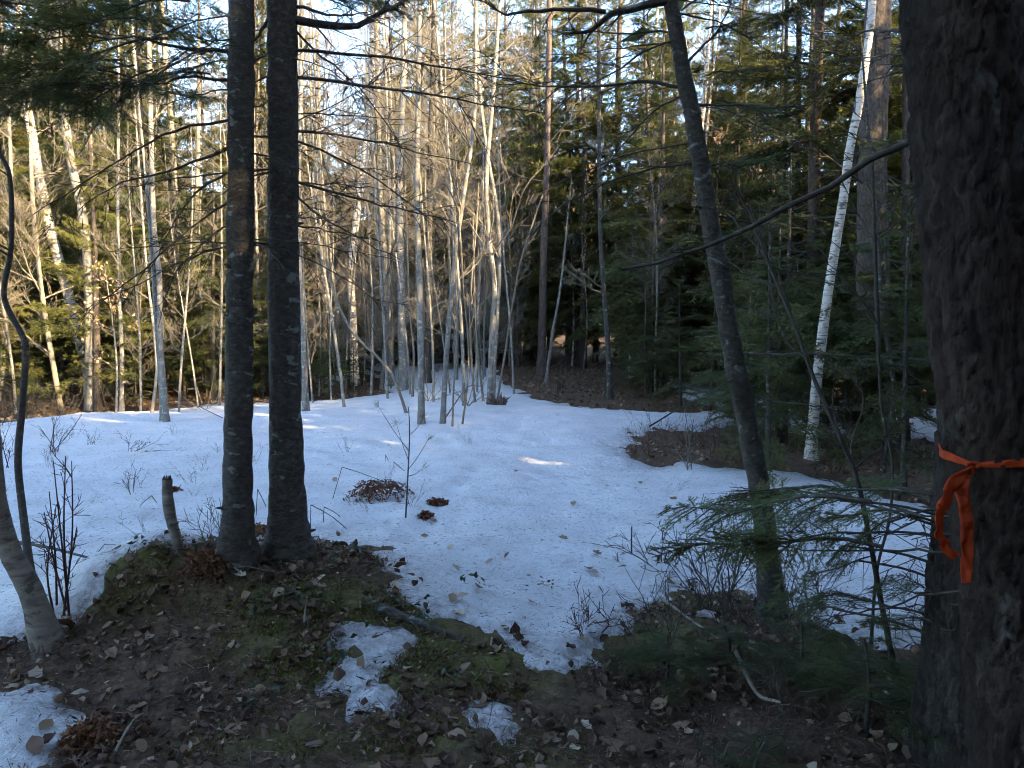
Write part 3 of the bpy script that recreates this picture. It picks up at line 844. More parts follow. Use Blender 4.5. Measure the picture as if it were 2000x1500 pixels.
# ------------------------------------------------------------------ the leaning tree right of the trail
lean, lnb, lnp, lnY = near_fir('leaning_tree', 'grey lichened trunk leaning left beside the hemlock saplings',
    [(1515, 1204), (1490, 1000), (1460, 830), (1430, 680), (1405, 530), (1382, 400), (1357, 250), (1332, 130), (1310, 0)], 44, 27, 7.5, 33, B_MID, 4.6, 1.2, 22, [
    ([(1328, 62), (1250, 64), (1150, 62), (1060, 60)], 5, 0.2), ([(1315, 0), (1240, 14), (1190, 32), (1150, 60), (1110, 66)], 18, -0.2, 8), ([(1180, 22), (1090, 18), (1000, 26), (960, 18)], 10, -0.3, 10),
    ([(1340, 170), (1260, 160), (1150, 168), (1050, 166), (960, 150)], 8, 0.3, 18), ([(1315, 78), (1260, 100), (1200, 140), (1110, 190), (1040, 270)], 5, -0.3, 14),
    ([(1350, 185), (1280, 215), (1210, 290), (1160, 350)], 5, 0.2, 12), ([(1370, 316), (1290, 325), (1200, 352), (1100, 400), (1030, 470)], 6, 0.2, 16),
    ([(1360, 204), (1440, 206), (1500, 212), (1580, 205)], 5, -0.2, 12), ([(1390, 320), (1450, 322), (1530, 310)], 5, 0.2, 12), ([(1345, 120), (1400, 60), (1440, -20)], 6, 0.2, 10),
    ([(1395, 330), (1430, 380), (1470, 430), (1500, 500)], 4, 0.2, 8), ([(1408, 505), (1392, 497), (1376, 500)], 10, 0.0, 1), ([(1440, 690), (1520, 692), (1640, 693), (1820, 702)], 5, -0.6, 14),
    ([(1450, 770), (1560, 790), (1680, 800)], 4, -0.3, 8),
])
for (a, b, dz) in (((1425, 650), (1330, 640), .1), ((1425, 660), (1520, 640), -.2), ((1440, 720), (1330, 740), .2), ((1435, 700), (1540, 720), .0), ((1440, 740), (1350, 790), -.2),
                   ((1400, 330), (1520, 300), .2), ((1380, 150), (1490, 120), .3), ((1380, 60), (1500, 20), .3), ((1400, 200), (1500, 200), 0.5), ((1330, 20), (1430, -30), 0.2), ((1450, 820), (1560, 800), .1)):
    bough_part(lean, W(*a, lnY), W(*b, lnY + dz), rg, 1)

# ------------------------------------------------------------------ big trunks at the right edge
def worley_plates(u, v, seed):
    iu, iv = np.floor(u), np.floor(v); f1 = np.full(u.shape, 9.0); f2 = f1.copy(); idv = np.zeros(u.shape)
    for a in (-1, 0, 1):
        for b in (-1, 0, 1):
            cu, cv = iu + a, iv + b
            x = cu + 0.15 + 0.7 * _hash(cu, cv, cu * 0, seed) - u; y = cv + 0.15 + 0.7 * _hash(cu, cv, cu * 0, seed + 5) - v
            d = np.sqrt(x * x + y * y); h = _hash(cu, cv, cu * 0, seed + 9)
            c = d < f1; f2 = np.where(c, f1, np.minimum(f2, d)); idv = np.where(c, h, idv); f1 = np.minimum(f1, d)
    return f2 - f1, idv

def plated_trunk(name, label, pts_w, radii, H, seed, plate=(26, 13), depth=0.010, mat='bark_scaly', nz=300, sides=96, zdet=3.2):
    base = np.array([pts_w[0][0], pts_w[0][1], float(land(pts_w[0][0], pts_w[0][1]))])
    t = thing(name, label, 'tree', base)
    P = spline(pts_w, nz); R = np.interp(np.linspace(0, 1, nz), np.linspace(0, 1, len(radii)), radii)
    zc = np.concatenate([[0], np.cumsum(np.linalg.norm(np.diff(P, axis=0), axis=1))])
    r0 = np.mean(radii); ncell = max(6, round(2 * math.pi * r0 * plate[0]))
    def disp(a, i, Rr):
        u = a / (2 * math.pi) * ncell; z = zc[i.astype(int)]
        wob = 0.55 * fbm(np.cos(a) * 3, np.sin(a) * 3, z * 9, seed, 3)
        uu = u + wob; vv = z * plate[1] + 0.5 * fbm(np.cos(a) * 4, np.sin(a) * 4, z * 12, seed + 3, 3)
        # wrap round the trunk
        e, h = worley_plates(np.mod(uu, ncell), vv, seed)
        return depth * (np.clip(e * 3.6, 0, 1) ** 0.55 - 0.7) + depth * 0.8 * (h - 0.5) + depth * 0.45 * fbm(np.cos(a) * 12, np.sin(a) * 12, z * 30, seed + 7, 3) + 0.05 * r0 * fbm(np.cos(a), np.sin(a), z * 1.5, seed + 2, 2)
    mb = MB(); tube(mb, P, R, sides, 0, disp=disp)
    d = P[-1] - P[-8]; d /= np.linalg.norm(d); m = 10
    rest = [P[-1] + d / d[2] * (H - P[-1][2]) * k / m * np.array([0.35, 0.35, 1]) for k in range(m + 1)]
    tube(mb, rest, R[-1] * (1 - np.linspace(0, 1, m + 1)) ** 0.8 + 0.008, 16, 0)
    mb.build('trunk', [M[mat]], t)
    return t, base, P, np.array(rest)

Y1 = 1.7
pts1 = [W(2040, 1900, Y1), W(1999, 1420, Y1), W(1982, 1200, Y1), W(1955, 1000, Y1), W(1930, 750, Y1), W(1903, 450, Y1), W(1880, 200, Y1), W(1864, 0, Y1), W(1850, -250, Y1)]
pts1[0][2] = float(land(pts1[0][0], Y1)) - 0.1
big, bgb, bgP, bgR = plated_trunk('pine_tree', 'thick scaly trunk with the orange ribbon at the right edge', pts1, [0.13, 0.108, 0.102, 0.102, 0.102, 0.103, 0.100, 0.098, 0.096], 12.0, 51, (26, 11), 0.010)
Y2 = 2.75
pts2 = [W(1905, 1700, Y2), W(1908, 1480, Y2), W(1922, 1250, Y2), W(1936, 1000, Y2), W(1950, 700, Y2), W(1958, 350, Y2), W(1962, 0, Y2), W(1965, -250, Y2)]
pts2[0][2] = float(land(pts2[0][0], Y2)) - 0.1
big2, b2b, b2P, b2R = plated_trunk('pine_tree', 'rough dark trunk close behind the trunk with the orange ribbon', pts2, [0.26, 0.225, 0.20, 0.19, 0.18, 0.175, 0.17, 0.165], 14.0, 52, (24, 12), 0.011, mat='bark_rough')

def crown_on(t, path, z0, z1, R, n, lib, mats, seed):
    rg2 = np.random.default_rng(seed); cr = MB(); zz = path[:, 2]
    for i in range(n):
        z = z0 + (z1 - z0) * (i + rg2.random()) / n; f = (z - z0) / (z1 - z0)
        L = (R * (1 - f) ** 0.8 + 0.3) * rg2.uniform(0.6, 1.1); az = i * 2.399 + rg2.normal(0, 0.3); el = math.radians(rg2.normal(-5, 10) + 30 * f)
        d = np.array([math.cos(az) * math.cos(el), math.sin(az) * math.cos(el), math.sin(el)])
        q = np.array([np.interp(z, zz, path[:, c]) for c in range(3)])
        cr.add_from(lib[rg2.integers(len(lib))], rot_to(d, rg2.normal(0, 0.2)) * L, q)
    cr.build('crown', mats, t, flat_mats=(1,))
crown_on(big, bgR, 5.6, 12, 2.6, 70, B_FAR, [M['twig'], M['hemlock']], 61)
crown_on(big2, b2R, 5.6, 14, 2.8, 70, B_FAR, [M['twig'], M['hemlock']], 62)
rgb = np.random.default_rng(77)
branch_part(big2, [(1862, 232), (1780, 270), (1650, 345), (1500, 422), (1400, 470), (1330, 500), (1215, 526)], 17, 2.2, rgb, twigs=3, dY=0.2, tl=(0.03, 0.1))
for pts, w in (([(1860, 60), (1770, 61), (1670, 62)], 13), ([(1870, 95), (1770, 104), (1680, 112), (1560, 135)], 5), ([(1870, 110), (1780, 135), (1690, 160), (1560, 210)], 4),
               ([(1900, 362), (1830, 368), (1762, 376)], 7), ([(1880, 1010), (1820, 1004), (1690, 975), (1560, 955), (1430, 960)], 5), ([(1890, 1082), (1800, 1074), (1700, 1072), (1560, 1072), (1500, 1062)], 7),
               ([(1880, 1150), (1800, 1165), (1720, 1190), (1640, 1200), (1590, 1225)], 6), ([(1870, 1045), (1800, 1044), (1700, 1042)], 4), ([(1880, 1178), (1800, 1182), (1700, 1195)], 4), ([(1870, 1228), (1800, 1230), (1740, 1228)], 3),
               ([(1880, 200), (1800, 260), (1720, 290), (1650, 300)], 6)):
    branch_part(big2, pts, w, 2.6, rgb, twigs=9, dY=0.5)
# low flat boughs that reach out over the snow from behind the ribboned trunk
for (a, b, ya, yb) in (((1700, 975), (1290, 995), 2.8, 3.5), ((1640, 960), (1410, 950), 3.0, 3.7), ((1720, 1072), (1275, 1035), 2.8, 3.4), ((1690, 1040), (1400, 1060), 2.9, 3.1),
                       ((1800, 1005), (1560, 1000), 2.7, 3.2), ((1760, 1010), (1600, 1080), 2.7, 3.1), ((1740, 1190), (1600, 1130), 2.8, 3.2), ((1650, 1195), (1470, 1150), 2.9, 3.3), 
                       ((1800, 1165), (1690, 1120), 2.7, 3.0), ((1560, 950), (1400, 985), 3.2, 3.6), ((1820, 1210), (1680, 1215), 2.7, 3.0), ((1700, 1090), (1530, 1130), 3.0, 3.2), ((1780, 960), (1600, 930), 3.2, 3.8)):
    bough_part(big2, W(*a, ya), W(*b, yb), rgb, int(rgb.integers(2)), rgb.choice([-1, 1]) * rgb.uniform(0.15, 0.6))
    m2 = MB(); s0 = np.array([b2b[0] - 0.1, b2b[1], W(*a, ya)[2] + rgb.uniform(-0.12, 0.05)]); e0 = W(*a, ya) + (W(*b, yb) - W(*a, ya)) * 0.12
    tube(m2, spline([s0, (s0 + e0) / 2 + [0, 0, 0.02], e0], 10), np.linspace(0.006, 0.004, 10), 6); m2.build('branch', [M['twig']], big2)

# orange flagging ribbon
def ribbon_strip(mb, pts, widths, n=26, thick=0.0016, side=None, ripple=0.0, seed=0):
    P = spline(pts, n); Wd = np.interp(np.linspace(0, 1, n), np.linspace(0, 1, len(widths)), widths)
    T = np.gradient(P, axis=0); T /= np.linalg.norm(T, axis=1)[:, None]
    sd_ = np.tile(side, (n, 1)) if np.ndim(side) == 1 else np.asarray(side)
    sd_ = sd_ - T * (sd_ * T).sum(1)[:, None]; sd_ /= np.linalg.norm(sd_, axis=1)[:, None]
    N = np.cross(T, sd_); m = 7; s = np.linspace(-0.5, 0.5, m)
    rp = ripple * noise3(np.arange(n)[:, None] * 0.6 + 0 * s[None], s[None] * 3.2 + 0 * np.arange(n)[:, None], 0.0, seed)
    top = P[:, None] + s[None, :, None] * (Wd[:, None, None] * sd_[:, None]) + (rp[..., None]) * N[:, None]
    allv = np.concatenate([(top + N[:, None] * thick / 2).reshape(-1, 3), (top - N[:, None] * thick / 2).reshape(-1, 3)])
    i = np.arange(n * m).reshape(n, m); a, b, c, d = i[:-1, :-1], i[:-1, 1:], i[1:, 1:], i[1:, :-1]
    f1 = np.stack([a, b, c, d], -1).reshape(-1, 4); f2 = f1[:, ::-1] + n * m
    e1 = np.stack([i[:-1, 0], i[1:, 0], i[1:, 0] + n * m, i[:-1, 0] + n * m], -1); e2 = np.stack([i[1:, -1], i[:-1, -1], i[:-1, -1] + n * m, i[1:, -1] + n * m], -1)
    mb.add(allv, np.vstack([f1, f2, e1, e2]))

kz = W(1868, 912, 1.62)
j0 = np.argmin(abs(bgP[:, 2] - kz[2])); axc = bgP[j0]
Rb = 0.1095
a_k = math.atan2(-0.62, -0.83)
knot = np.array([axc[0] + math.cos(a_k) * (Rb + 0.004), axc[1] + math.sin(a_k) * (Rb + 0.004), kz[2]])
rib = thing('flagging_ribbon', 'bright orange plastic ribbon knotted round the scaly trunk at the right', 'ribbon', knot)
angs = np.linspace(a_k + 0.02, a_k + 2 * math.pi - 0.02, 60)
zoff = 0.026 * np.sin((angs - a_k) / 2) ** 0.7
loop = np.stack([axc[0] + Rb * np.cos(angs), axc[1] + Rb * np.sin(angs), knot[2] + zoff], 1)
wl = [0.010, 0.018, 0.028, 0.036, 0.040, 0.040, 0.038, 0.034, 0.022, 0.010]
mb = MB(); ribbon_strip(mb, loop, wl, 120, side=np.array([0, 0, 1.0]), ripple=0.003, seed=4); mb.build('band', [M['orange']], rib)
mb = MB()
th = np.linspace(0, 2 * math.pi, 40)
tre = np.stack([0.010 * (np.sin(th) + 1.5 * np.sin(2 * th)), -0.006 * np.sin(3 * th) - 0.006, 0.010 * (np.cos(th) - 1.4 * np.cos(2 * th))], 1) * 0.55 + knot
tube(mb, tre, 0.0042, 8); mb.build('knot', [M['orange']], rib)
def kp(px, py, dy): return W(px, py, knot[1] - dy)
mb = MB(); ribbon_strip(mb, [knot, kp(1862, 945, .018), kp(1843, 985, .025), kp(1833, 1030, .028), kp(1845, 1062, .022), kp(1866, 1088, .02)], [0.010, 0.030, 0.030, 0.026, 0.024, 0.022], side=np.array([0.9, 0.35, 0.1]), ripple=0.010, seed=8); mb.build('tail', [M['orange']], rib)
mb = MB(); ribbon_strip(mb, [knot, kp(1880, 950, .014), kp(1888, 1010, .02), kp(1889, 1070, .02), kp(1886, 1138, .016)], [0.010, 0.026, 0.025, 0.024, 0.018], side=np.array([0.95, -0.2, 0.0]), ripple=0.009, seed=9); mb.build('tail', [M['orange']], rib)

# ------------------------------------------------------------------ trunks one can tell apart
LAND_MARKS = []
def slim_tree(name, label, mat, pts, w0, w1, H, ncr, seed, z0=2.2, L0=1.5, Y=None, extra=None, kids=(6, 4), twig='twig_pale'):
    rg = np.random.default_rng(seed)
    if Y is None: Y = G(*pts[0])[1]
    base, path, rad = trunk_from_pixels(pts, Y, w0, w1, H)
    t = thing(name, label, 'tree', base)
    mb = MB(); tube(mb, spline(path, 60), np.interp(np.linspace(0, 1, 60), np.linspace(0, 1, len(rad)), rad), 10, 0, disp=bump_disp(seed, 0.07, 6, 0.5))
    mb.build('trunk', [M[mat]], t)
    if ncr:
        cr = MB(); bare_crown(cr, path, rad, base[2] + z0, ncr, rg, L0, kids=kids, tmin=0.0014 + 0.00016 * Y); cr.build('crown', [M[twig]], t)
    LAND_MARKS.append((pts[0][0], Y, label))
    return t

slim_tree('birch_tree', 'pale birch leaning left with its trunk sunlit above the snow edge', 'bark_birch', [(188, 792), (165, 700), (140, 600), (112, 500), (88, 400), (62, 260), (40, 120), (35, 20)], 22, 14, 14, 16, 701, 4)
slim_tree('maple_tree', 'mottled grey trunk curving up left beside the leaning birch', 'bark_grey', [(178, 800), (176, 700), (174, 560), (163, 430), (138, 310), (122, 180), (112, 0)], 20, 13, 14, 16, 702, 4)
slim_tree('sapling_tree', 'slender pale stem just right of the mottled grey trunk', 'bark_tan', [(208, 772), (200, 680), (190, 590), (183, 480), (178, 300)], 8, 6, 9, 8, 703, 3, 1.1)
slim_tree('sapling_tree', 'thin straight grey stem at the left snow edge', 'bark_grey', [(237, 803), (238, 700), (233, 560), (230, 400), (232, 200)], 9, 5, 9, 9, 704, 2.5, 1.1)
slim_tree('maple_tree', 'front grey stem of the clump left of the two firs', 'bark_grey', [(326, 833), (318, 740), (312, 640), (311, 540), (300, 430), (294, 220), (290, 0)], 12, 8, 11, 12, 705, 3)
slim_tree('maple_tree', 'slimmer twin stem hugging the clump left of the two firs', 'bark_grey', [(316, 831), (314, 760), (306, 650), (298, 520), (288, 380), (270, 200)], 8, 5, 10, 9, 706, 3)
slim_tree('maple_tree', 'sunlit cream trunk behind the clump left of the two firs', 'bark_tan', [(355, 765), (347, 680), (340, 600), (343, 480), (338, 300), (322, 100)], 14, 10, 15, 16, 707, 4)
slim_tree('maple_tree', 'narrow crooked trunk next to the sunlit cream trunk', 'bark_tan', [(364, 756), (362, 650), (372, 540), (384, 400), (388, 200)], 10, 7, 13, 12, 708, 4)
slim_tree('sapling_tree', 'thin dark slanting stem at the foot of the left clump', 'bark_grey', [(294, 814), (306, 720), (300, 640), (288, 540), (278, 420)], 6, 4, 6.5, 6, 709, 2, 1.0)
slim_tree('maple_tree', 'pale stem on the snow just right of the stouter fir trunk', 'bark_grey', [(598, 810), (593, 700), (588, 600), (583, 480), (584, 300), (590, 80)], 13, 8, 11, 12, 710, 3)
slim_tree('sapling_tree', 'faint thin stem seen between the two fir trunks', 'bark_grey', [(514, 766), (510, 660), (504, 560), (500, 400)], 8, 5, 10, 8, 711, 3)
slim_tree('birch_tree', 'white birch leaning right behind the grey stems in mid clearing', 'bark_birch', [(694, 752), (690, 640), (686, 540), (697, 420), (714, 300), (724, 180), (728, 40)], 15, 12, 15, 14, 712, 6)
slim_tree('aspen_tree', 'tall grey trunk, leftmost of the close row in mid clearing', 'bark_grey', [(764, 754), (757, 620), (748, 480), (741, 350), (738, 200), (735, 0)], 14, 9, 16, 20, 713, 4)
slim_tree('aspen_tree', 'stout grey trunk, second of the close row in mid clearing', 'bark_grey', [(788, 762), (785, 620), (781, 470), (780, 330), (788, 160), (790, 0)], 17, 10, 16, 20, 714, 4)
slim_tree('aspen_tree', 'pale grey trunk standing on open snow in mid clearing', 'bark_grey', [(823, 838), (822, 700), (820, 560), (815, 400), (816, 250), (820, 0)], 14, 9, 12, 18, 715, 3)
slim_tree('aspen_tree', 'dark grey trunk half hidden behind the pale open snow trunk', 'bark_fir', [(835, 752), (836, 600), (838, 440), (842, 250), (848, 50)], 14, 10, 15, 16, 716, 4)
slim_tree('maple_tree', 'smooth grey stem bowing right at the trail', 'bark_grey', [(864, 836), (870, 720), (880, 600), (893, 470), (910, 350), (926, 230), (930, 0)], 11, 7, 10, 14, 717, 2.5)
slim_tree('maple_tree', 'main stem of the clump growing beside the torn stump', 'bark_grey', [(955, 797), (960, 680), (966, 560), (956, 470), (950, 350), (962, 200), (975, 20)], 11, 7, 11, 14, 718, 2.5)
slim_tree('maple_tree', 'second stem of the clump beside the torn stump, crossing behind it', 'bark_grey', [(962, 792), (968, 660), (975, 540), (972, 420), (950, 290), (935, 150), (930, 0)], 9, 6, 11, 12, 719, 2.5)
for i, (pts, w) in enumerate([([(946, 790), (935, 700), (928, 600), (925, 480)], 5), ([(968, 790), (985, 700), (1000, 600), (1020, 500), (1060, 380)], 5), ([(900, 836), (912, 760), (915, 680), (905, 560)], 4), ([(930, 792), (922, 720), (918, 600), (930, 450)], 5),
                              ([(883, 840), (886, 760), (893, 640), (890, 520)], 4), ([(805, 780), (808, 690), (800, 600), (795, 480)], 5)]):
    slim_tree('sapling_tree', ['short whip left of the torn stump', 'whip arching right from the torn stump', 'straight whip rising from the trail side snow', 'whip between the bowing stem and the torn stump', 'thin whip just right of the bowing stem', 'low whip left of the pale open snow trunk'][i],
              'twig_pale', pts, w, 3, 4.5, 5, 730 + i, 1.0, 0.7, kids=(4, 3))
slim_tree('sapling_tree', 'bent sapling arching left out of the grey row', 'twig_pale', [(800, 815), (772, 745), (742, 702), (690, 650), (655, 580), (640, 500), (632, 380), (622, 250)], 6, 4, 8, 9, 740, 2, 1.0)
slim_tree('sapling_tree', 'slim grey stem left of the bent sapling', 'bark_grey', [(640, 724), (636, 600), (630, 440), (624, 250), (620, 60)], 9, 6, 13, 10, 741, 4)
slim_tree('red_pine', 'rough reddish trunk rising from the brown bank', 'bark_red', [(1057, 732), (1060, 600), (1062, 480), (1068, 330), (1072, 100)], 17, 10, 17, 18, 742, 5, 1.8)
slim_tree('sapling_tree', 'thin grey stem leaning against the reddish trunk', 'bark_grey', [(1066, 745), (1078, 660), (1092, 580), (1100, 520)], 7, 4, 6, 6, 743, 2, 0.8)
slim_tree('spruce_tree', 'narrow dark trunk on the brown bank', 'bark_fir', [(1192, 778), (1186, 650), (1178, 550), (1172, 430), (1170, 200)], 11, 7, 12, 16, 744, 1.5, 0.9)
slim_tree('birch_tree', 'straight thin white birch behind the brown bank', 'bark_birch', [(1233, 738), (1232, 620), (1238, 500), (1244, 400), (1258, 280), (1275, 130)], 10, 7, 14, 10, 745, 5)
slim_tree('sapling_tree', 'thin grey pole between the two white birches', 'bark_grey', [(1284, 742), (1282, 600), (1284, 480), (1288, 350)], 6, 5, 10, 8, 746, 4)
slim_tree('birch_tree', 'white birch leaning right behind the leaning grey trunk', 'bark_birch', [(1310, 752), (1320, 640), (1334, 550), (1348, 450), (1362, 330), (1375, 200)], 11, 8, 13, 10, 747, 5)
slim_tree('birch_tree', 'thinner white birch close beside the right leaning birch', 'bark_birch', [(1322, 750), (1330, 640), (1340, 560), (1358, 430), (1370, 350)], 7, 5, 11, 8, 748, 5)
slim_tree('birch_tree', 'short sunlit birch stem glimpsed left of the leaning grey trunk', 'bark_birch', [(1362, 738), (1366, 640), (1372, 560), (1380, 470)], 9, 6, 10, 7, 749, 4)
slim_tree('birch_tree', 'white birch leaning right with black scars beside the brown clearing edge', 'bark_birch', [(1583, 896), (1590, 800), (1600, 700), (1615, 590), (1632, 480), (1648, 380), (1660, 290), (1680, 190), (1700, 50), (1706, -40)], 20, 14, 9, 9, 750, 5)
slim_tree('old_hemlock', 'massive furrowed dark trunk right behind the scarred white birch', 'bark_pine', [(1706, 856), (1704, 700), (1703, 500), (1706, 250), (1716, 0)], 62, 46, 17, 22, 751, 3, 1.3, twig='twig')
slim_tree('spruce_tree', 'dark pole left of the scarred white birch', 'bark_fir', [(1560, 800), (1562, 600), (1558, 380), (1560, 100)], 14, 10, 12, 18, 752, 1.5, 1.0, twig='twig')
slim_tree('spruce_tree', 'thinner dark pole farther left of the scarred white birch', 'bark_fir', [(1526, 800), (1524, 600), (1532, 350), (1536, 50)], 9, 7, 12, 14, 753, 1.5, 1.0, twig='twig')
slim_tree('sapling_tree', 'thin dark stem snaking up in front of the massive trunk', 'bark_fir', [(1722, 920), (1745, 780), (1738, 700), (1722, 600), (1716, 470), (1705, 380)], 9, 6, 5, 6, 754, 1.5, 0.8, twig='twig')
slim_tree('spruce_tree', 'short dark trunk on the snow right of the massive trunk', 'bark_pine', [(1764, 858), (1766, 700), (1768, 500), (1770, 200)], 20, 13, 13, 18, 755, 1.5, 1.0, twig='twig')
slim_tree('spruce_tree', 'dark trunk with flared foot beside the ribboned trunk', 'bark_pine', [(1790, 822), (1788, 700), (1786, 500), (1786, 200)], 18, 12, 13, 18, 756, 1.5, 1.0, twig='twig')
slim_tree('sapling_tree', 'long thin stem slanting up left through the hemlock boughs', 'twig', [(1785, 1420), (1745, 1290), (1722, 1180), (1700, 1060), (1672, 930), (1630, 830), (1590, 740), (1550, 630), (1500, 510), (1460, 400)], 12, 6, 2.25, 7, 757, 0.8, 0.6, Y=3.2, kids=(3, 3), twig='twig')
slim_tree('sapling_tree', 'thin forked stem right of the long slanting stem', 'twig', [(1700, 1260), (1712, 1120), (1738, 1010), (1742, 900), (1722, 800), (1716, 700)], 6, 4, 2.3, 6, 758, 0.6, 0.5, Y=3.6, kids=(3, 3), twig='twig')
slim_tree('birch_tree', 'leaning foreground birch bole with peeling bands at the left edge', 'bark_old', [(104, 1252), (62, 1160), (22, 1080), (-4, 990), (-14, 900), (-30, 700), (-60, 400)], 44, 30, 6, 8, 759, 2.5, kids=(4, 3))
slim_tree('sapling_tree', 'crooked dark sapling with an elbow bend at the left edge', 'twig', [(64, 1134), (46, 1010), (35, 900), (44, 790), (50, 690), (44, 656), (14, 600), (8, 560), (22, 480), (20, 350), (0, 300)], 15, 8, 3.2, 7, 760, 1.6, 0.9, kids=(4, 3), twig='twig')

# ------------------------------------------------------------------ evergreens and bare trees of the wood around
def variant(kind, seed, H, cb, R, nb, lib, r0, dead, shape, barkm, leafm):
    tr, cr = conifer_parts(seed, H, cb, R, nb, lib, r0, dead, shape=shape)
    return kind, tr.mesh('trunk', [M[barkm]]), cr.mesh('crown', [M['twig'], M[leafm]], flat_mats=(1,)), H
V = {
    'hemlock': [variant('hemlock', 801, 12, 0.9, 2.4, 105, B_MID, 0.10, 10, 0.8, 'bark_fir', 'hemlock'), variant('hemlock', 802, 15, 1.6, 2.9, 125, B_MID, 0.13, 12, 0.8, 'bark_pine', 'hemlock')],
    'fir': [variant('fir', 803, 10, 0.8, 1.9, 90, B_MID, 0.10, 6, 1.0, 'bark_fir', 'fir'), variant('fir', 804, 14, 2.0, 2.2, 105, B_MID, 0.10, 22, 0.9, 'bark_fir', 'fir')],
    'pine': [variant('pine', 805, 17, 3.0, 3.0, 85, P_MID, 0.13, 16, 0.7, 'bark_pine', 'pine'), variant('pine', 806, 11, 1.2, 2.2, 70, P_MID, 0.12, 12, 0.8, 'bark_pine', 'pine')],
    'sapling': [variant('sapling', 807, 3.2, 0.3, 1.0, 46, B_MID, 0.03, 2, 0.8, 'bark_fir', 'hemlock'), variant('sapling', 808, 4.6, 0.5, 1.3, 56, B_MID, 0.045, 4, 0.8, 'bark_fir', 'fir')],
}
BARE = []
for i in range(6):
    rg = np.random.default_rng(900 + i); H = [11, 13, 14, 9, 12, 7][i]
    z = np.linspace(-0.15, H, 20); ph = rg.uniform(0, 6, 2)
    path = np.stack([0.25 * np.sin(z * 0.35 + ph[0]) + 0.02 * z, 0.25 * np.sin(z * 0.3 + ph[1]), z], 1); path[:, :2] -= path[0, :2]
    rad = 0.0046 * H * (1 - np.clip(z, 0, H) / H) ** 0.8 + 0.008
    mb = MB(); tube(mb, path, rad, 8); cr = MB(); bare_crown(cr, path, rad, 1.0, 32, rg, 2.1, kids=(9, 5), tmin=0.0042)
    BARE.append((mb, cr, H))
BARE = [(mb.mesh('trunk', [M['bark_grey']]), cr.mesh('crown', [M['twig_pale']]), H) for mb, cr, H in BARE]

WHIP = []
for i in range(3):
    rg = np.random.default_rng(950 + i); H = [9, 10, 8][i]; z = np.linspace(-0.15, H, 20); ph = rg.uniform(0, 6, 2)
    path = np.stack([0.16 * np.sin(z * 0.5 + ph[0]) + 0.03 * z * rg.normal(), 0.16 * np.sin(z * 0.4 + ph[1]), z], 1); path[:, :2] -= path[0, :2]
    rad = 0.032 * (1 - np.clip(z, 0, H) / H) ** 0.8 + 0.005
    mb = MB(); tube(mb, path, rad, 7); cr = MB(); bare_crown(cr, path, rad, 1.2, 20, rg, 1.2, kids=(6, 3), tmin=0.003)
    WHIP.append((mb.mesh('trunk', [M['bark_grey']]), cr.mesh('crown', [M['twig_pale']]), H))

def plant(name, label, cat, trunk, crown, x, y, rz, sc, group=None):
    t = thing(name, label, cat, (x, y, float(land(x, y)) - 0.03), group)
    link('trunk', trunk, t); link('crown', crown, t)
    t.rotation_euler = (rgp.normal(0, 0.02), rgp.normal(0, 0.02), rz); t.scale = (sc, sc, sc)
    return t
rgp = np.random.default_rng(17)

MARKS = [(20, 'the left edge'), (180, 'the leaning birch'), (345, 'the left clump'), (470, 'the left fir trunk'), (560, 'the stouter fir trunk'), (700, 'the white leaning birch in mid clearing'),
         (800, 'the grey row in mid clearing'), (960, 'the torn stump'), (1065, 'the reddish trunk'), (1190, 'the brown bank'), (1330, 'the pair of white birches'), (1430, 'the leaning grey trunk'),
         (1590, 'the scarred white birch'), (1706, 'the massive dark trunk'), (1850, 'the ribboned trunk')]
ORD = ['', 'second ', 'third ', 'fourth ', 'fifth ', 'sixth ', 'seventh ', 'eighth ', 'ninth ']
SEEN = {}
def wood_label(word, px):
    m = min(MARKS, key=lambda q: abs(q[0] - px))
    off = px - m[0]
    rel = 'straight behind' if abs(off) < 22 else ('behind, right of' if off > 0 else 'behind, left of')
    key = (word, rel, m[1]); k = SEEN.get(key, 0); SEEN[key] = k + 1
    lead = ['nearest', 'next nearest', 'third nearest', 'fourth nearest', 'fifth nearest', 'sixth nearest', 'seventh nearest', 'eighth nearest', 'ninth nearest', 'tenth nearest', 'eleventh nearest', 'farthest'][min(k, 11)]
    return f'{lead} {word} {rel} {m[1]}'

plan = []       # (kind, variant, px, depth, scale)
def zone(kinds, px0, px1, y0, y1, n, s0, s1, seed, gap=1.3):
    rz = np.random.default_rng(seed); pts = []
    tries = 0
    while len(pts) < n and tries < 3000:
        tries += 1
        px = rz.uniform(px0, px1); Y = math.sqrt(rz.uniform(y0 * y0, y1 * y1)); x = (px - 1000) / FPX * Y
        if any((x - a) ** 2 + (Y - b) ** 2 < gap * gap for a, b in pts): continue
        if snow_depth(np.array([x]), np.array([Y]))[0] > -0.3 and Y < 22 and px < 1460: continue
        if 975 < px < 1265 and Y < 27.5: continue
        if not kinds[0].startswith('bare') and 715 < px < 960 and Y < 27: continue
        pts.append((x, Y)); k = kinds[rz.integers(len(kinds))]
        plan.append((k, int(rz.integers(2)) if k in V else int(rz.integers(6)), px, Y, rz.uniform(s0, s1)))
zone(['hemlock', 'fir', 'hemlock', 'pine'], -260, 560, 18.5, 30, 30, 0.5, 0.95, 1)
zone(['sapling', 'sapling', 'fir'], -150, 640, 17, 27, 22, 0.5, 1.0, 2)
zone(['sapling', 'sapling', 'hemlock'], 500, 1060, 24, 40, 34, 0.4, 0.8, 3, 1.0)
zone(['hemlock', 'fir', 'hemlock', 'pine'], 1010, 1460, 20, 36, 36, 0.6, 1.05, 4)
zone(['sapling'], 1080, 1460, 17, 25, 14, 0.5, 1.1, 5)
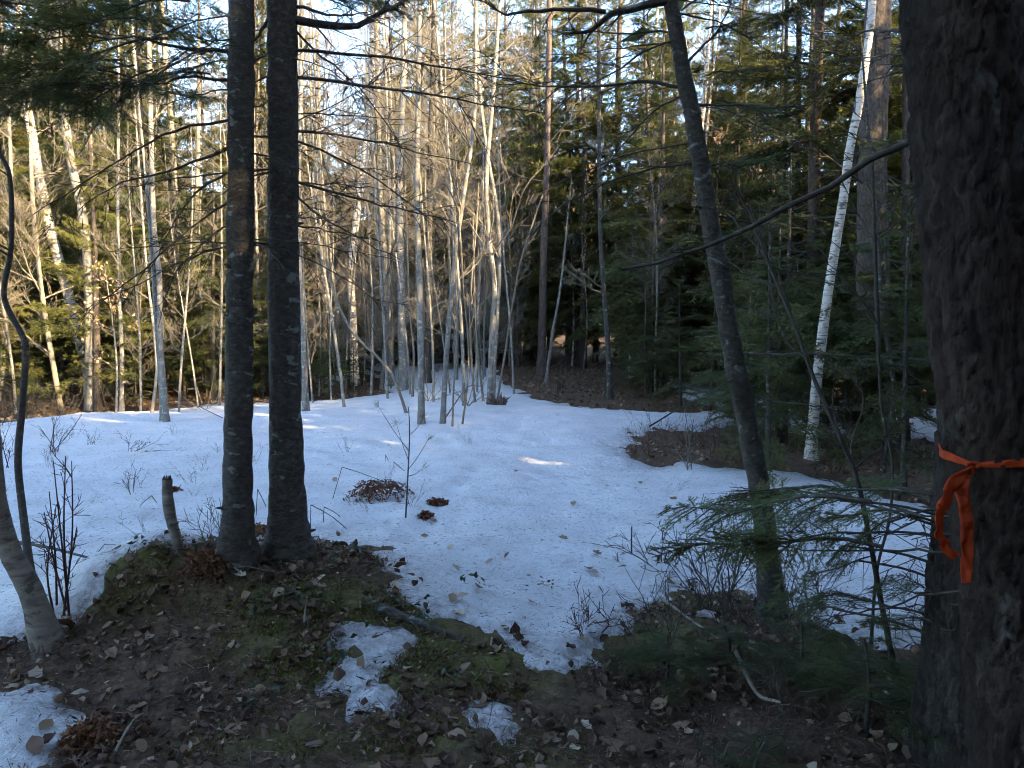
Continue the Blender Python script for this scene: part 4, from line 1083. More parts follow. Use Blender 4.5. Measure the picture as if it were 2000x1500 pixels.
zone(['hemlock', 'hemlock', 'fir'], 1440, 1840, 12, 26, 28, 0.55, 1.0, 6, 1.1)
zone(['sapling'], 1440, 1830, 9, 18, 12, 0.5, 0.9, 7)
zone(['hemlock', 'pine', 'fir'], -300, 560, 29, 42, 20, 0.7, 1.05, 8)
zone(['bare_tan', 'bare_grey', 'bare_grey', 'bare_birch'], -150, 560, 17, 38, 20, 0.8, 1.15, 9)
zone(['bare_tan', 'bare_grey', 'bare_grey'], 560, 1080, 20, 40, 34, 0.8, 1.2, 10, 1.0)
zone(['bare_tan', 'bare_birch'], 1060, 1500, 22, 34, 8, 0.8, 1.1, 11)
zone(['bare_tan', 'bare_grey'], 560, 1080, 17.5, 26, 16, 0.35, 0.6, 13, 1.0)
zone(['bare_tan', 'bare_grey'], -100, 560, 16.5, 24, 12, 0.35, 0.6, 14, 1.0)
zone(['bare_grey', 'bare_tan'], 1060, 1450, 17, 24, 8, 0.35, 0.6, 15, 1.0)
zone(['bare_tan', 'bare_grey', 'bare_tan'], -150, 1080, 30, 46, 26, 1.1, 1.5, 17)
zone(['pine', 'pine', 'hemlock'], -250, 560, 27, 42, 14, 0.95, 1.2, 16)
zone(['pine', 'hemlock', 'pine'], 540, 1040, 36, 52, 16, 0.75, 1.1, 12, 1.6)
zone(['pine', 'hemlock', 'pine'], -200, 560, 27, 44, 14, 0.9, 1.25, 18)
zone(['pine', 'pine', 'hemlock'], 560, 1060, 30, 46, 16, 0.85, 1.2, 19)
zone(['hemlock', 'fir'], 1060, 1460, 17.5, 26, 12, 0.45, 0.75, 20, 1.0)
zone(['pine', 'pine', 'hemlock'], 560, 1060, 38, 52, 12, 1.15, 1.5, 21)
zone(['pine', 'hemlock'], -200, 560, 34, 50, 12, 1.15, 1.5, 22)
plan += [('sapling', 0, 1505, 8.6, 0.95), ('sapling', 0, 1775, 7.8, 0.9), ('sapling', 1, 1655, 12.2, 0.9), ('sapling', 1, 1535, 11.0, 0.9), ('sapling', 0, 1470, 12.5, 1.0), ('sapling', 0, 1390, 14.6, 0.8), ('sapling', 1, 1745, 10.5, 1.0), ('pine', 0, 1215, 28.5, 1.2), ('pine', 0, 1130, 29.0, 1.0), ('pine', 0, 1290, 30.0, 1.05), ('sapling', 1, 1262, 16.9, 0.62), ('sapling', 0, 1330, 15.5, 0.8), ('sapling', 1, 640, 21.0, 0.55), ('sapling', 0, 690, 22.0, 0.5), ('fir', 0, 590, 24.0, 0.6)]
for i_, (px, py) in enumerate([(722, 778), (756, 784), (800, 776), (846, 792), (880, 774), (905, 800), (932, 770), (1004, 772), (610, 792), (646, 786), (672, 800), (270, 806), (345, 812), (385, 802), (425, 796)]):
    plan.append(('whip', i_ % 3, px, G(px, py)[1], 0.6 + 0.05 * (i_ * 7 % 9)))
plan.sort(key=lambda q: q[3])
WORDS = {'hemlock': ('hemlock_tree', ['dark feathery hemlock', 'tall dark hemlock']), 'fir': ('fir_tree', ['dense green fir', 'tall narrow fir']), 'pine': ('pine_tree', ['tall yellow green pine', 'bushy yellow green pine']),
         'sapling': ('evergreen_sapling', ['low hemlock sapling', 'low fir sapling'])}
for k, v, px, Y, s in plan:
    x = (px - 1000) / FPX * Y
    if k in V:
        _, tm, cm, H = V[k][v]; nm, w = WORDS[k]
        plant(nm, wood_label(w[v], px), 'tree', tm, cm, x, Y, rgp.uniform(0, 6.28), s, 'evergreens of the wood around the clearing')
    elif k == 'whip':
        tm, cm, H = WHIP[v]; plant('whip_tree', wood_label('slender bare whip', px), 'tree', tm, cm, x, Y, rgp.uniform(0, 6.28), s, 'thin bare whips along the clearing edge')
    else:
        b = k[5:]; tm, cm, H = BARE[v]
        t = plant('bare_tree', wood_label({'tan': 'bare cream barked tree', 'grey': 'bare grey tree', 'birch': 'bare white birch'}[b], px), 'tree', tm, cm, x, Y, rgp.uniform(0, 6.28), s, 'leafless trees of the wood around the clearing')
        tr = t.children[0] if t.children[0].name.startswith('trunk') else t.children[1]
        tr.material_slots[0].link = 'OBJECT'; tr.material_slots[0].material = M['bark_' + b]

# far wood: a mass beyond the last trunks one can tell apart
def wood_mass(name, label, spots, seed, coarse=False):
    rg = np.random.default_rng(seed); mb = MB(); cs = []
    for i in range(4):
        tr, cr = conifer_parts(1000 + i + seed, [13, 16, 15, 11][i], ([0.3] * 4 if coarse else [1.0, 1.5, 2.5, 0.4])[i], [2.4, 2.7, 3.0, 2.1][i], ([56, 60, 56, 50] if coarse else [52, 56, 40, 46])[i], (B_COARSE if coarse else B_FAR if i != 2 else P_FAR), 0.16, 0, rings=8, sides=6)
        cs.append((tr.arrays(), cr.arrays(), i == 2))
    for (x, y, s) in spots:
        a = rg.uniform(0, 6.28); c, q = math.cos(a), math.sin(a); R_ = np.array([[c, -q, 0], [q, c, 0], [0, 0, 1]]) * s
        tr, cr, pn = cs[rg.integers(4)]; z = float(land(x, y)) - 0.05
        mb.add_from(tr, R_, (x, y, z), 0)
        v, out = cr; cr2 = (v, {k: (f, np.where(m == 1, 2 if pn else 1, 0), r) for k, (f, m, r) in out.items()})
        mb.add_from(cr2, R_, (x, y, z))
    o = mb.build(name, [M['twig'], M['hemlock'], M['pine']], flat_mats=(1, 2))
    tag(o, label, kind='stuff'); return o
rf = np.random.default_rng(44)
spots = []
for k in range(54):
    px = rf.uniform(-400, 2200) if k % 3 else rf.uniform(540, 1060); Y = rf.uniform(44, 75)
    mid = 560 < px < 1010
    spots.append(((px - 1000) / FPX * Y, Y, rf.uniform(0.75, 1.15) * (1.15 if mid else 1.1)))
for k in range(50):
    px = rf.uniform(-200, 2000) if k % 2 else rf.uniform(520, 1060); Y = rf.uniform(38, 50)
    spots.append(((px - 1000) / FPX * Y, Y, rf.uniform(0.22, 0.42)))
wood_mass('far_forest', 'mass of evergreens closing the wood far behind the clearing', spots, 3)
# the wood goes on behind and beside the viewer; it keeps the clearing in shade
spots = [(4.9, -0.9, 0.85), (5.7, -1.7, 0.8), (6.6, -2.3, 0.9), (7.4, -3.1, 0.8), (8.3, -3.9, 0.9), (4.6, -2.9, 0.8)]
sx, sy = math.sin(math.radians(SUN_AZ)), math.cos(math.radians(SUN_AZ))
tries = 0
while len(spots) < 235 and tries < 20000:
    tries += 1
    core = len(spots) < 165
    d = rf.uniform(-2, 17) if core else rf.uniform(7, 34); w = rf.uniform(-19, 9) if core else rf.uniform(-36, 26)
    x, y = sx * d + sy * w, sy * d - sx * w
    if y > -2.8 and x < max(y, 0) * 0.75 + 4.2: continue
    if math.hypot(x, y) < 4.2 or y > 13: continue
    if any((x - a) ** 2 + (y - b) ** 2 < 1.45 for a, b, _ in spots): continue
    spots.append((x, y, rf.uniform(0.66, 0.95)))
wood_mass('forest_behind', 'evergreen wood continuing behind the viewer and shading the clearing', spots, 4, True)

# ------------------------------------------------------------------ leaves, litter, moss, brush
def leaf_template(nu, nv, lobes, seed):
    rg = np.random.default_rng(seed)
    u = np.linspace(0, 1, nu); v = np.linspace(-1, 1, nv)
    wid = 0.30 * np.sin(np.clip(u * 1.02, 0, 1) * math.pi) ** 0.7 * (1 + lobes * np.sin(u * 22)) + 0.012
    X = u[:, None] + 0 * v; Yv = wid[:, None] * v
    cx = rg.uniform(0.3, 1.4); cy = rg.uniform(0.4, 1.6)
    Z = 0.35 * cy * Yv ** 2 / 0.3 + 0.16 * cx * (X - 0.5) ** 2 * 2 + 0.03 * rg.normal(0, 1, X.shape) + 0.05 * np.sin(X * 6 + rg.uniform(0, 6))
    P = np.stack([X - 0.5, Yv + 0.06 * np.sin(X * 3) * rg.normal(), Z], -1).reshape(-1, 3)
    i = np.arange(nu * nv).reshape(nu, nv)
    F = np.stack([i[:-1, :-1], i[:-1, 1:], i[1:, 1:], i[1:, :-1]], -1).reshape(-1, 4)
    return P, F

def scatter(mb, tmpl, x, y, z, size, rg, tilt=0.35, mat=0, rnd=None, lift=0.008):
    P, F = tmpl; n = len(x)
    a = rg.uniform(0, 6.283, n); tx = rg.normal(0, tilt, n); ty = rg.normal(0, tilt, n)
    flip = np.where(rg.random(n) < 0.4, -1.0, 1.0)
    p = P[None] * size[:, None, None]; p = p * np.stack([np.ones(n), np.ones(n), flip], 1)[:, None]
    c, s = np.cos(tx)[:, None], np.sin(tx)[:, None]; p = np.stack([p[..., 0], c * p[..., 1] - s * p[..., 2], s * p[..., 1] + c * p[..., 2]], -1)
    c, s = np.cos(ty)[:, None], np.sin(ty)[:, None]; p = np.stack([c * p[..., 0] + s * p[..., 2], p[..., 1], -s * p[..., 0] + c * p[..., 2]], -1)
    c, s = np.cos(a)[:, None], np.sin(a)[:, None]; p = np.stack([c * p[..., 0] - s * p[..., 1], s * p[..., 0] + c * p[..., 1], p[..., 2]], -1)
    p = p + np.stack([x, y, z + lift + size * 0.08], 1)[:, None]
    f = (F[None] + (np.arange(n) * len(P))[:, None, None]).reshape(-1, 4)
    r = rg.random(n) if rnd is None else rnd
    mb.add(p.reshape(-1, 3), f, mat, np.repeat(r, len(F)))

def patchy(x, y, seed, th): return fbm(x * 2.6, y * 2.6, seed=seed, octaves=3) > th - 1.1 * rl.random(len(x))
infov = lambda x, y: abs(x) < y * 0.78 + 0.8
def sample(n, x0, x1, y0, y1, rg, want, pre=None):
    x = rg.uniform(x0, x1, n * 4); y = rg.uniform(y0, y1, n * 4)
    k = infov(x, y) if pre is None else pre(x, y); x, y = x[k], y[k]
    z, sd = surf(x, y); k = want(x, y, sd); x, y, z = x[k][:n], y[k][:n], z[k][:n]
    return x, y, z
rl = np.random.default_rng(71)
infov = lambda x, y: abs(x) < y * 0.78 + 0.8
bare = lambda x, y, sd: (sd < -0.01) & infov(x, y)

T_TINY = [leaf_template(3, 2, 0, i) for i in range(6)]
T_CURL = [leaf_template(4, 3, 0.0 if i % 2 else 0.3, 60 + i) for i in range(6)]
for P_, F_ in T_CURL: P_[:, 2] *= 2.2
T_SMALL = [leaf_template(3, 3, 0, i) for i in range(6)]
T_BIG = [leaf_template(7, 3, 0.0 if i % 3 else 0.28, 20 + i) for i in range(9)]
mb = MB()
for ti, t in enumerate(T_SMALL):
    x, y, z = sample(1350, -5, 5, 1.6, 7.5, rl, lambda x, y, sd: bare(x, y, sd) & patchy(x, y, 95, 0.45)); scatter(mb, T_CURL[ti], x, y, z, 0.022 + 0.05 * rl.random(len(x)) ** 1.6, rl, 0.5, rnd=rl.random(len(x)) ** 1.5 * 0.9)
    x, y, z = sample(1900, -5, 5, 1.6, 7.5, rl, bare); scatter(mb, T_TINY[ti], x, y, z, rl.uniform(0.012, 0.04, len(x)), rl, 0.45, rnd=rl.random(len(x)) ** 2.3 * 0.95)
    x, y, z = sample(2400, -16, 18, 7.0, 30, rl, bare); scatter(mb, T_TINY[ti], x, y, z, rl.uniform(0.05, 0.12, len(x)), rl, 0.5, rnd=0.28 + 0.5 * rl.random(len(x)))
    x, y, z = sample(110, -6, 5, 1.9, 8, rl, lambda x, y, sd: abs(sd) < 0.16); scatter(mb, T_CURL[ti], x, y, z, 0.03 + 0.05 * rl.random(len(x)), rl, 0.6, rnd=rl.random(len(x)) ** 1.5 * 0.8)
o = mb.build('leaf_litter', [M['dead_leaf']]); tag(o, 'brown dead leaves strewn thickly over the forest floor', kind='stuff')

# the leaves one can pick out singly: pieces of the ground
LEAF_ME = []
for i, t in enumerate(T_BIG):
    for r in (0.2, 0.5, 0.72, 0.9, 0.99):
        m = MB(); m.add(t[0], t[1], 0, r); LEAF_ME.append(m.mesh('leaf', [M['dead_leaf']]))
def put_leaf(x, y, z, size, rg, tilt=0.35, tone=None):
    me = LEAF_ME[rg.integers(9) * 5 + (rg.choice(5, p=[.18, .28, .28, .18, .08]) if tone is None else tone)]
    link('leaf', me, ground, (x, y, z + 0.012 + size * 0.1), (rg.normal(0, tilt), rg.normal(0, tilt) + (math.pi if rg.random() < 0.3 else 0), rg.uniform(0, 6.28)), (size, size, size))
x, y, z = sample(255, -3.2, 2.6, 1.9, 4.6, rl, bare)
for k in range(len(x)): put_leaf(x[k], y[k], z[k], rl.uniform(0.04, 0.085), rl)
for (px, py, s) in [(1010, 938, .09), (845, 1030, .10), (1120, 1005, .09), (1100, 1078, .07), (1165, 1108, .08), (1152, 1135, .08), (1160, 1140, .06), (1315, 990, .08), (1250, 958, .07), (1185, 965, .06), (895, 1205, .09), (935, 1165, .07), (900, 1185, .1), (885, 1190, .08),
                    (830, 1058, .07), (880, 1091, .07), (890, 1125, .06), (955, 1118, .06), (1068, 1158, .06), (105, 895, .1), (655, 953, .09), (1040, 1190, .06), (990, 1110, .05), (1140, 1270, .08), (70, 1470, .1), (20, 1345, .1), (90, 1420, .08), (1215, 1130, .06), (345, 970, .08), (575, 945, .06), (760, 880, .06), (1300, 870, .07)]:
    q = G(px, py); zz, _ = surf(np.array([q[0]]), np.array([q[1]])); put_leaf(q[0], q[1], float(zz[0]), s, rl, 0.3, rl.integers(1, 4))

# needles, bark scraps and twigs
mb = MB()
x, y, z = sample(48000, -4.5, 4.5, 1.7, 6.5, rl, bare)
a = rl.uniform(0, 6.28, len(x)); d = np.stack([np.cos(a), np.sin(a), rl.normal(0.05, 0.25, len(x))], 1)
cards(mb, np.stack([x, y, z + rl.uniform(0.002, 0.03, len(x))], 1), d, rl.normal(0, 0.4, (len(x), 3)) + [0, 0, 1], rl.uniform(0.02, 0.07, len(x)), rl.uniform(0.002, 0.0055, len(x)), 0, rl.random(len(x)), tri=True)
edge = lambda x, y, sd: (abs(sd + 0.02) < 0.07) & infov(x, y)
x, y, z = sample(9000, -6, 5, 2.0, 9, rl, edge); n = len(x)
a = rl.uniform(0, 6.28, n); d = np.stack([np.cos(a), np.sin(a), rl.normal(0.35, 0.4, n)], 1)
cards(mb, np.stack([x, y, z - 0.004], 1), d, rl.normal(0, 0.6, (n, 3)) + [0, 0, 1], rl.uniform(0.015, 0.06, n), rl.uniform(0.002, 0.010, n), 0, rl.random(n))
o = mb.build('needle_litter', [M['litter']]); tag(o, 'fallen needles and bark scraps on the bare ground', kind='stuff')
mb = MB()
on_snow = lambda x, y, sd: (sd > 0.03) & infov(x, y) & (rl.random(len(x)) < np.clip(1.3 * np.exp(-(y - 2) / 4.0) + 0.15, 0, 1))
x, y, z = sample(26000, -9, 7, 2.0, 14, rl, on_snow)
a = rl.uniform(0, 6.28, len(x)); d = np.stack([np.cos(a), np.sin(a), rl.normal(0, 0.1, len(x))], 1)
cards(mb, np.stack([x, y, z + 0.004], 1), d, rl.normal(0, 0.3, (len(x), 3)) + [0, 0, 1], rl.uniform(0.012, 0.06, len(x)), rl.uniform(0.0018, 0.006, len(x)), 0, rl.random(len(x)) * 0.8, tri=True)
o = mb.build('needle_debris', [M['litter']]); tag(o, 'scattered needles and twig bits on the old snow', kind='stuff')

# moss
mb = MB()
x, y, z = sample(90000, -3, 2.6, 2.2, 5.4, rl, lambda x, y, sd: sd < 0, lambda x, y: (moss_at(x, y) > 0.25 + 0.75 * rl.random(len(x))) & (fbm(x * 4, y * 4, seed=91, octaves=3) > -0.25))
d = rl.normal(0, 0.6, (len(x), 3)) + [0, 0, 0.7]; d /= np.linalg.norm(d, axis=1)[:, None]
cards(mb, np.stack([x, y, z - 0.003], 1), d, rl.normal(0, 1, (len(x), 3)), rl.uniform(0.012, 0.03, len(x)), rl.uniform(0.004, 0.008, len(x)), 0, rl.random(len(x)))
o = mb.build('moss', [M['moss']]); tag(o, 'yellow green moss in patches on the forest floor', kind='stuff')
# small evergreen leaves of wintergreen
mb = MB()
for (px, py) in [(520, 1190), (660, 1110), (760, 1190), (820, 1195), (700, 1080), (280, 1075), (410, 1080), (640, 1290), (510, 1380), (880, 1330), (740, 1180), (600, 1170), (830, 1205), (560, 1100), (940, 1160), (1060, 1165)]:
    q = G(px, py); n = 14
    x = q[0] + rl.normal(0, 0.05, n); y = q[1] + rl.normal(0, 0.05, n); z, _ = surf(x, y)
    scatter(mb, T_SMALL[0], x, y, z + rl.uniform(0.01, 0.06, n), rl.uniform(0.025, 0.045, n), rl, 0.6, 0, None)
o = mb.build('wintergreen', [M['evergreen_leaf']]); tag(o, 'small glossy evergreen leaves creeping among the litter', kind='stuff')

# thin brush that cannot be counted: along the thaw edges, on the brown patch and under the far trees
BR = []
for i in range(5):
    rg = np.random.default_rng(40 + i); m = MB()
    for k in range(5):
        az = rg.uniform(0, 6.28); bare_branch(m, rg, (rg.normal(0, .05), rg.normal(0, .05), 0), (math.cos(az) * 0.6, math.sin(az) * 0.6, 1), rg.uniform(0.2, 0.5), 0.0032, 0, 0, 0.02, (3, 1))
    BR.append(m.arrays())
mb = MB()
def brush(n, x0, x1, y0, y1, want, s0, s1, mat):
    x, y, z = sample(n, x0, x1, y0, y1, rl, want)
    for k in range(len(x)):
        a = rl.uniform(0, 6.28); s = rl.uniform(s0, s1); c, q = math.cos(a) * s, math.sin(a) * s
        mb.add_from(BR[rl.integers(5)], np.array([[c, -q, 0], [q, c, 0], [0, 0, s]]), (x[k], y[k], z[k] - 0.01), mat)
brush(40, 0.4, 2.6, 2.6, 4.6, lambda x, y, sd: (sd < 0.25) & (x > 0.25 * y - 0.3) & infov(x, y), 0.5, 1.0, 0)
brush(40, 1.2, 4.6, 8.2, 12.0, lambda x, y, sd: (sd < 0) & (x > 0.12 * y) & infov(x, y), 0.7, 1.2, 1)
brush(44, -14, 14, 12.5, 26, lambda x, y, sd: (sd < -0.1) & infov(x, y), 1.2, 2.6, 0)
brush(36, -12, -3, 12, 19, lambda x, y, sd: (sd < 0.1) & infov(x, y), 1.2, 2.4, 0)
brush(30, -3, 2, 1.9, 3.6, lambda x, y, sd: (sd < 0) & infov(x, y), 0.25, 0.5, 1)
brush(40, -7, 5, 4.5, 11, lambda x, y, sd: (sd > 0.05) & infov(x, y) & ~((abs(x - 0.4) < 0.9) & (y < 11)), 0.25, 0.6, 0)
o = mb.build('undergrowth', [M['twig'], M['twig_red']]); tag(o, 'low leafless brush along the thawed edges and under the trees', kind='stuff')

# ------------------------------------------------------------------ single small things
def on(px, py, Y=None):
    q = G(px, py); z, _ = surf(np.array([q[0]]), np.array([q[1]])); return np.array([q[0], q[1], float(z[0])])

def shrub(name, label, base_px, tips, w, mat, seed, kids=(4, 2), twigs=5):
    rg = np.random.default_rng(seed); b = on(*base_px); t = thing(name, label, 'shrub', b)
    for (px, py) in tips:
        e = W(px, py, b[1] + rg.normal(0, 0.1)); s = b + [rg.normal(0, 0.03), rg.normal(0, 0.03), -0.03]; mid = (s + e) / 2 + rg.normal(0, 0.02, 3)
        m = MB(); P = spline([s, mid, e], 10); tube(m, P, np.linspace(w, w * 0.35, 10), 5)
        for k in range(twigs):
            j = rg.integers(2, 9); d = P[j + 1] - P[j]; d /= np.linalg.norm(d); sd_ = np.cross(d, rg.normal(0, 1, 3))
            bare_branch(m, rg, P[j], d + sd_ * 0.5, rg.uniform(0.06, 0.22), w * 0.4, 1, 0, 0.05, kids)
        m.build('stem', [M[mat]], t)
    return t
shrub('shrub', 'upright red brown stems beside the leaning foreground birch', (122, 1192), [(128, 890), (96, 960), (140, 900), (86, 1000), (110, 985), (150, 1030), (104, 900)], 0.0065, 'twig_red', 1)
shrub('shrub', 'small dark twigs at the left edge of the snow', (8, 925), [(15, 840), (2, 850), (20, 880)], 0.006, 'twig_red', 2)
shrub('shrub', 'bare twiggy bush on the snow behind the red brown stems', (108, 893), [(118, 790), (100, 800), (140, 830), (75, 830), (160, 810)], 0.006, 'twig', 3)
shrub('shrub', 'thin stems on the snow lip before the brown patch', (1345, 925), [(1335, 830), (1345, 850), (1375, 890), (1320, 880), (1332, 770)], 0.006, 'twig_pale', 4)
shrub('shrub', 'fanned low twigs on the snow left of the fir trunk', (258, 890), [(245, 850), (290, 862), (310, 860), (270, 865), (335, 880)], 0.004, 'twig', 5)
shrub('shrub', 'dry brown seed stalks on the snow before the broken stake', (255, 975), [(235, 935), (262, 930), (278, 940), (250, 928)], 0.004, 'twig_red', 6)
shrub('shrub', 'wispy twig bush close left of the fir trunk foot', (425, 1068), [(385, 1010), (410, 1000), (432, 1012), (395, 1030)], 0.004, 'twig_pale', 7)
shrub('shrub', 'dark upright twigs at the near snow edge', (1150, 1245), [(1130, 1200), (1150, 1195), (1165, 1210), (1120, 1220), (1175, 1200)], 0.004, 'twig_red', 8)
shrub('shrub', 'tangle of thin stems under the leaning grey trunk', (1400, 1190), [(1330, 1060), (1370, 1050), (1400, 1040), (1430, 1050), (1460, 1060), (1300, 1090), (1350, 1100), (1440, 1100), (1480, 1080)], 0.005, 'twig', 9, twigs=7)
shrub('shrub', 'spreading twigs across the snow right of the upright peg', (1290, 1120), [(1200, 1060), (1240, 1040), (1300, 1040), (1180, 1090), (1330, 1070)], 0.004, 'twig', 10, twigs=6)
shrub('shrub', 'brushy thicket of grey stems behind the pale open snow trunk', (835, 790), [(800, 700), (830, 690), (860, 710), (890, 730), (780, 720), (910, 760), (760, 700)], 0.010, 'twig_pale', 11, twigs=8)
shrub('shrub', 'fan of bare grey twigs right of the bowing stem', (915, 800), [(870, 740), (900, 720), (930, 730), (950, 740), (990, 740), (880, 760)], 0.009, 'twig_pale', 12, twigs=8)
shrub('shrub', 'low grey brush between fir trunks and the grey row', (690, 775), [(620, 720), (650, 700), (700, 700), (740, 730), (600, 750)], 0.009, 'twig_pale', 13, twigs=8)
shrub('shrub', 'tangled grey brush at the snow edge by the left clump', (400, 805), [(340, 760), (380, 740), (420, 720), (430, 770), (350, 790)], 0.008, 'twig_pale', 14, twigs=8)

def stalk(label, pts, w=0.0035):
    b = on(*pts[0]); t = MB(); P = [b - [0, 0, 0.03]]
    for (px, py) in pts[1:]: P.append(W(px, py, b[1] + 0.05 * len(P)))
    for p, q in zip(P[:-1], P[1:]): tube(t, [p, (p + q) / 2 + [0, 0, 0.004], q], [w, w * 0.9, w * 0.8], 5, cap=True)
    o = t.build('bent_stalk', [M['twig']], origin=b); tag(o, label, 'stalk', 'dead bracken stalks bent over in the snow')
stalk('bent stalk arching right to the brown fern heap', [(648, 988), (668, 912), (735, 935), (800, 962)])
stalk('short bent stalk above the brown fern heap', [(752, 912), (753, 888), (768, 920)])
stalk('bent stalk reaching right past the thin sapling', [(770, 936), (769, 902), (800, 930), (826, 1000)])
stalk('tall bent stalk right of the stouter fir trunk', [(606, 1045), (607, 986), (650, 1010), (690, 1045)])
stalk('small bent stalk beside the tall one near the fir', [(631, 1028), (633, 990), (660, 1005), (690, 1040)])
stalk('inverted V stalk on the snow left of the broken stake', [(268, 1003), (296, 968), (318, 1000)])
stalk('tiny hooked stalk below the inverted V stalk', [(278, 1037), (279, 1030), (300, 1039)])
stalk('thin V stalk on the snow right of the stouter fir', [(602, 905), (610, 896), (621, 910)])
stalk('flat V stalk on the open snow at left', [(145, 888), (163, 879), (177, 889)])
stalk('upright dark peg standing in the snow right of the trail', [(1233, 1100), (1234, 1028)], 0.006)
stalk('bent stalk leaning left between the two fir trunks', [(500, 1020), (503, 955), (520, 990)])

def fern_heap(label, px, py, R, n, seed):
    rg = np.random.default_rng(seed); b = on(px, py); t = MB()
    for k in range(n):
        az = rg.uniform(0, 6.28); L = R * rg.uniform(0.6, 1.2); h = rg.uniform(0.25, 0.7) * R
        p0 = b + [rg.normal(0, R * .3), rg.normal(0, R * .25), h]; d = np.array([math.cos(az), math.sin(az), rg.uniform(-0.5, -0.1)])
        P = spline([p0, p0 + d * L * 0.5 + [0, 0, 0.02], p0 + d * L + [0, 0, -h * 0.5]], 9); tube(t, P, np.linspace(.003, .001, 9), 3, 0)
        for j in range(1, 9):
            for sg in (-1, 1):
                dd = np.cross(d, [0, 0, 1]) * sg + d * 0.5 + [0, 0, -0.3]; dd /= np.linalg.norm(dd); m = 5
                bb = P[j] + dd * np.linspace(0, 0.09 * (1 - j / 11), m)[:, None]
                cards(t, bb, np.tile(dd * 0.4, (m, 1)) + rg.normal(0, 0.5, (m, 3)), rg.normal(0, 1, (m, 3)), 0.026, 0.015, 1, rg.random(m))
    o = t.build('dead_fern', [M['twig_red'], M['fern']], origin=b, flat_mats=(1,)); tag(o, label, 'fern')
fern_heap('large heap of withered brown fern on the snow right of the firs', 742, 985, 0.24, 26, 1)
fern_heap('little clump of withered fern beside the trail', 857, 994, 0.07, 9, 2)
fern_heap('withered fern scrap hanging over the pale leaf by the trail', 828, 1022, 0.05, 6, 3)
fern_heap('withered fern low between the fir trunks', 500, 1045, 0.10, 10, 4)
fern_heap('rusty fern tangle on the mound left of the fir trunk', 415, 1110, 0.14, 14, 5)
fern_heap('rusty fern tuft at the bottom left among the leaves', 175, 1440, 0.09, 10, 6)
fern_heap('brown fern rags beside the broken stake', 344, 975, 0.045, 6, 7)

# thin white pine seedling in mid snow
b = on(792, 1028); t = thing('pine_seedling', 'thin pine seedling with tufted tips standing on the open snow', 'seedling', b)
mb = MB(); P = spline([b - [0, 0, .03], W(796, 940, b[1]), W(800, 850, b[1]), W(798, 795, b[1])], 14); tube(mb, P, np.linspace(.008, .0035, 14), 6); mb.build('stem', [M['twig']], t)
for (a, e) in (((798, 880), (740, 795)), ((799, 915), (835, 860)), ((797, 930), (825, 915)), ((798, 900), (775, 830)), ((799, 850), (825, 820))):
    p0, p1 = W(*a, b[1]), W(*e, b[1] + rl.normal(0, .15)); m = MB(); tube(m, spline([p0, (p0 + p1) / 2 - [0, 0, .015], p1], 6), np.linspace(.0035, .0015, 6), 4)
    d = p1 - p0; d /= np.linalg.norm(d); n = 24; dd = d * 0.8 + rl.normal(0, 0.5, (n, 3)); dd /= np.linalg.norm(dd, axis=1)[:, None]
    cards(m, np.tile(p1, (n, 1)), dd, rl.normal(0, 1, (n, 3)), 0.09, 0.0022, 1, rl.random(n)); m.build('branch', [M['twig'], M['pine']], t, flat_mats=(1,))

# broken birch stake
b = on(347, 1072); t = thing('broken_stake', 'broken pale birch stake standing on the mound', 'stump', b)
mb = MB(); P = spline([b - [0, 0, .06], W(346, 1060, b[1]), W(333, 1010, b[1]), W(327, 965, b[1]), W(326, 936, b[1])], 20)
tube(mb, P, np.linspace(.030, .026, 20), 12, 0, disp=bump_disp(3, .12)); mb.build('stem', [M['bark_old']], t)
mb = MB(); pt = P[-1]
for k in range(9):
    a = k * 0.7; tube(mb, [pt + [math.cos(a) * .017, math.sin(a) * .017, -.01], pt + [math.cos(a) * .018, math.sin(a) * .018, .008 + .012 * rl.random()]], [.009, .003], 5, 0, cap=True)
tube(mb, [pt - [0, 0, .02], pt + [0, 0, .004]], [.024, .020], 10, 0, cap=True); mb.build('broken_top', [M['twig']], t)
mb = MB(); q = W(334, 1025, b[1] - .02); tube(mb, [q, q + [.02, -.01, .008], q + [.045, -.015, .016]], [.012, .009, .007], 7, cap=True); mb.build('stub', [M['twig']], t)

# torn stump by the clump
b = on(972, 797); mb = MB(); rs = np.random.default_rng(8)
for k in range(34):
    a = rs.uniform(0, 6.28); r = rs.uniform(0.02, 0.16); h = rs.uniform(0.12, 0.34) * (1.2 - r / .2); p = b + [math.cos(a) * r, math.sin(a) * r, -.05]
    tube(mb, spline([p, p + [math.cos(a) * .05, math.sin(a) * .05, h * .6], p + [math.cos(a) * .12 + rs.normal(0, .03), math.sin(a) * .08, h]], 5), [.04, .032, .024, .014, .004], 6, 0)
o = mb.build('torn_stump', [M['bark_red']], origin=b); tag(o, 'ragged brown stump at the foot of the stem clump', 'stump')

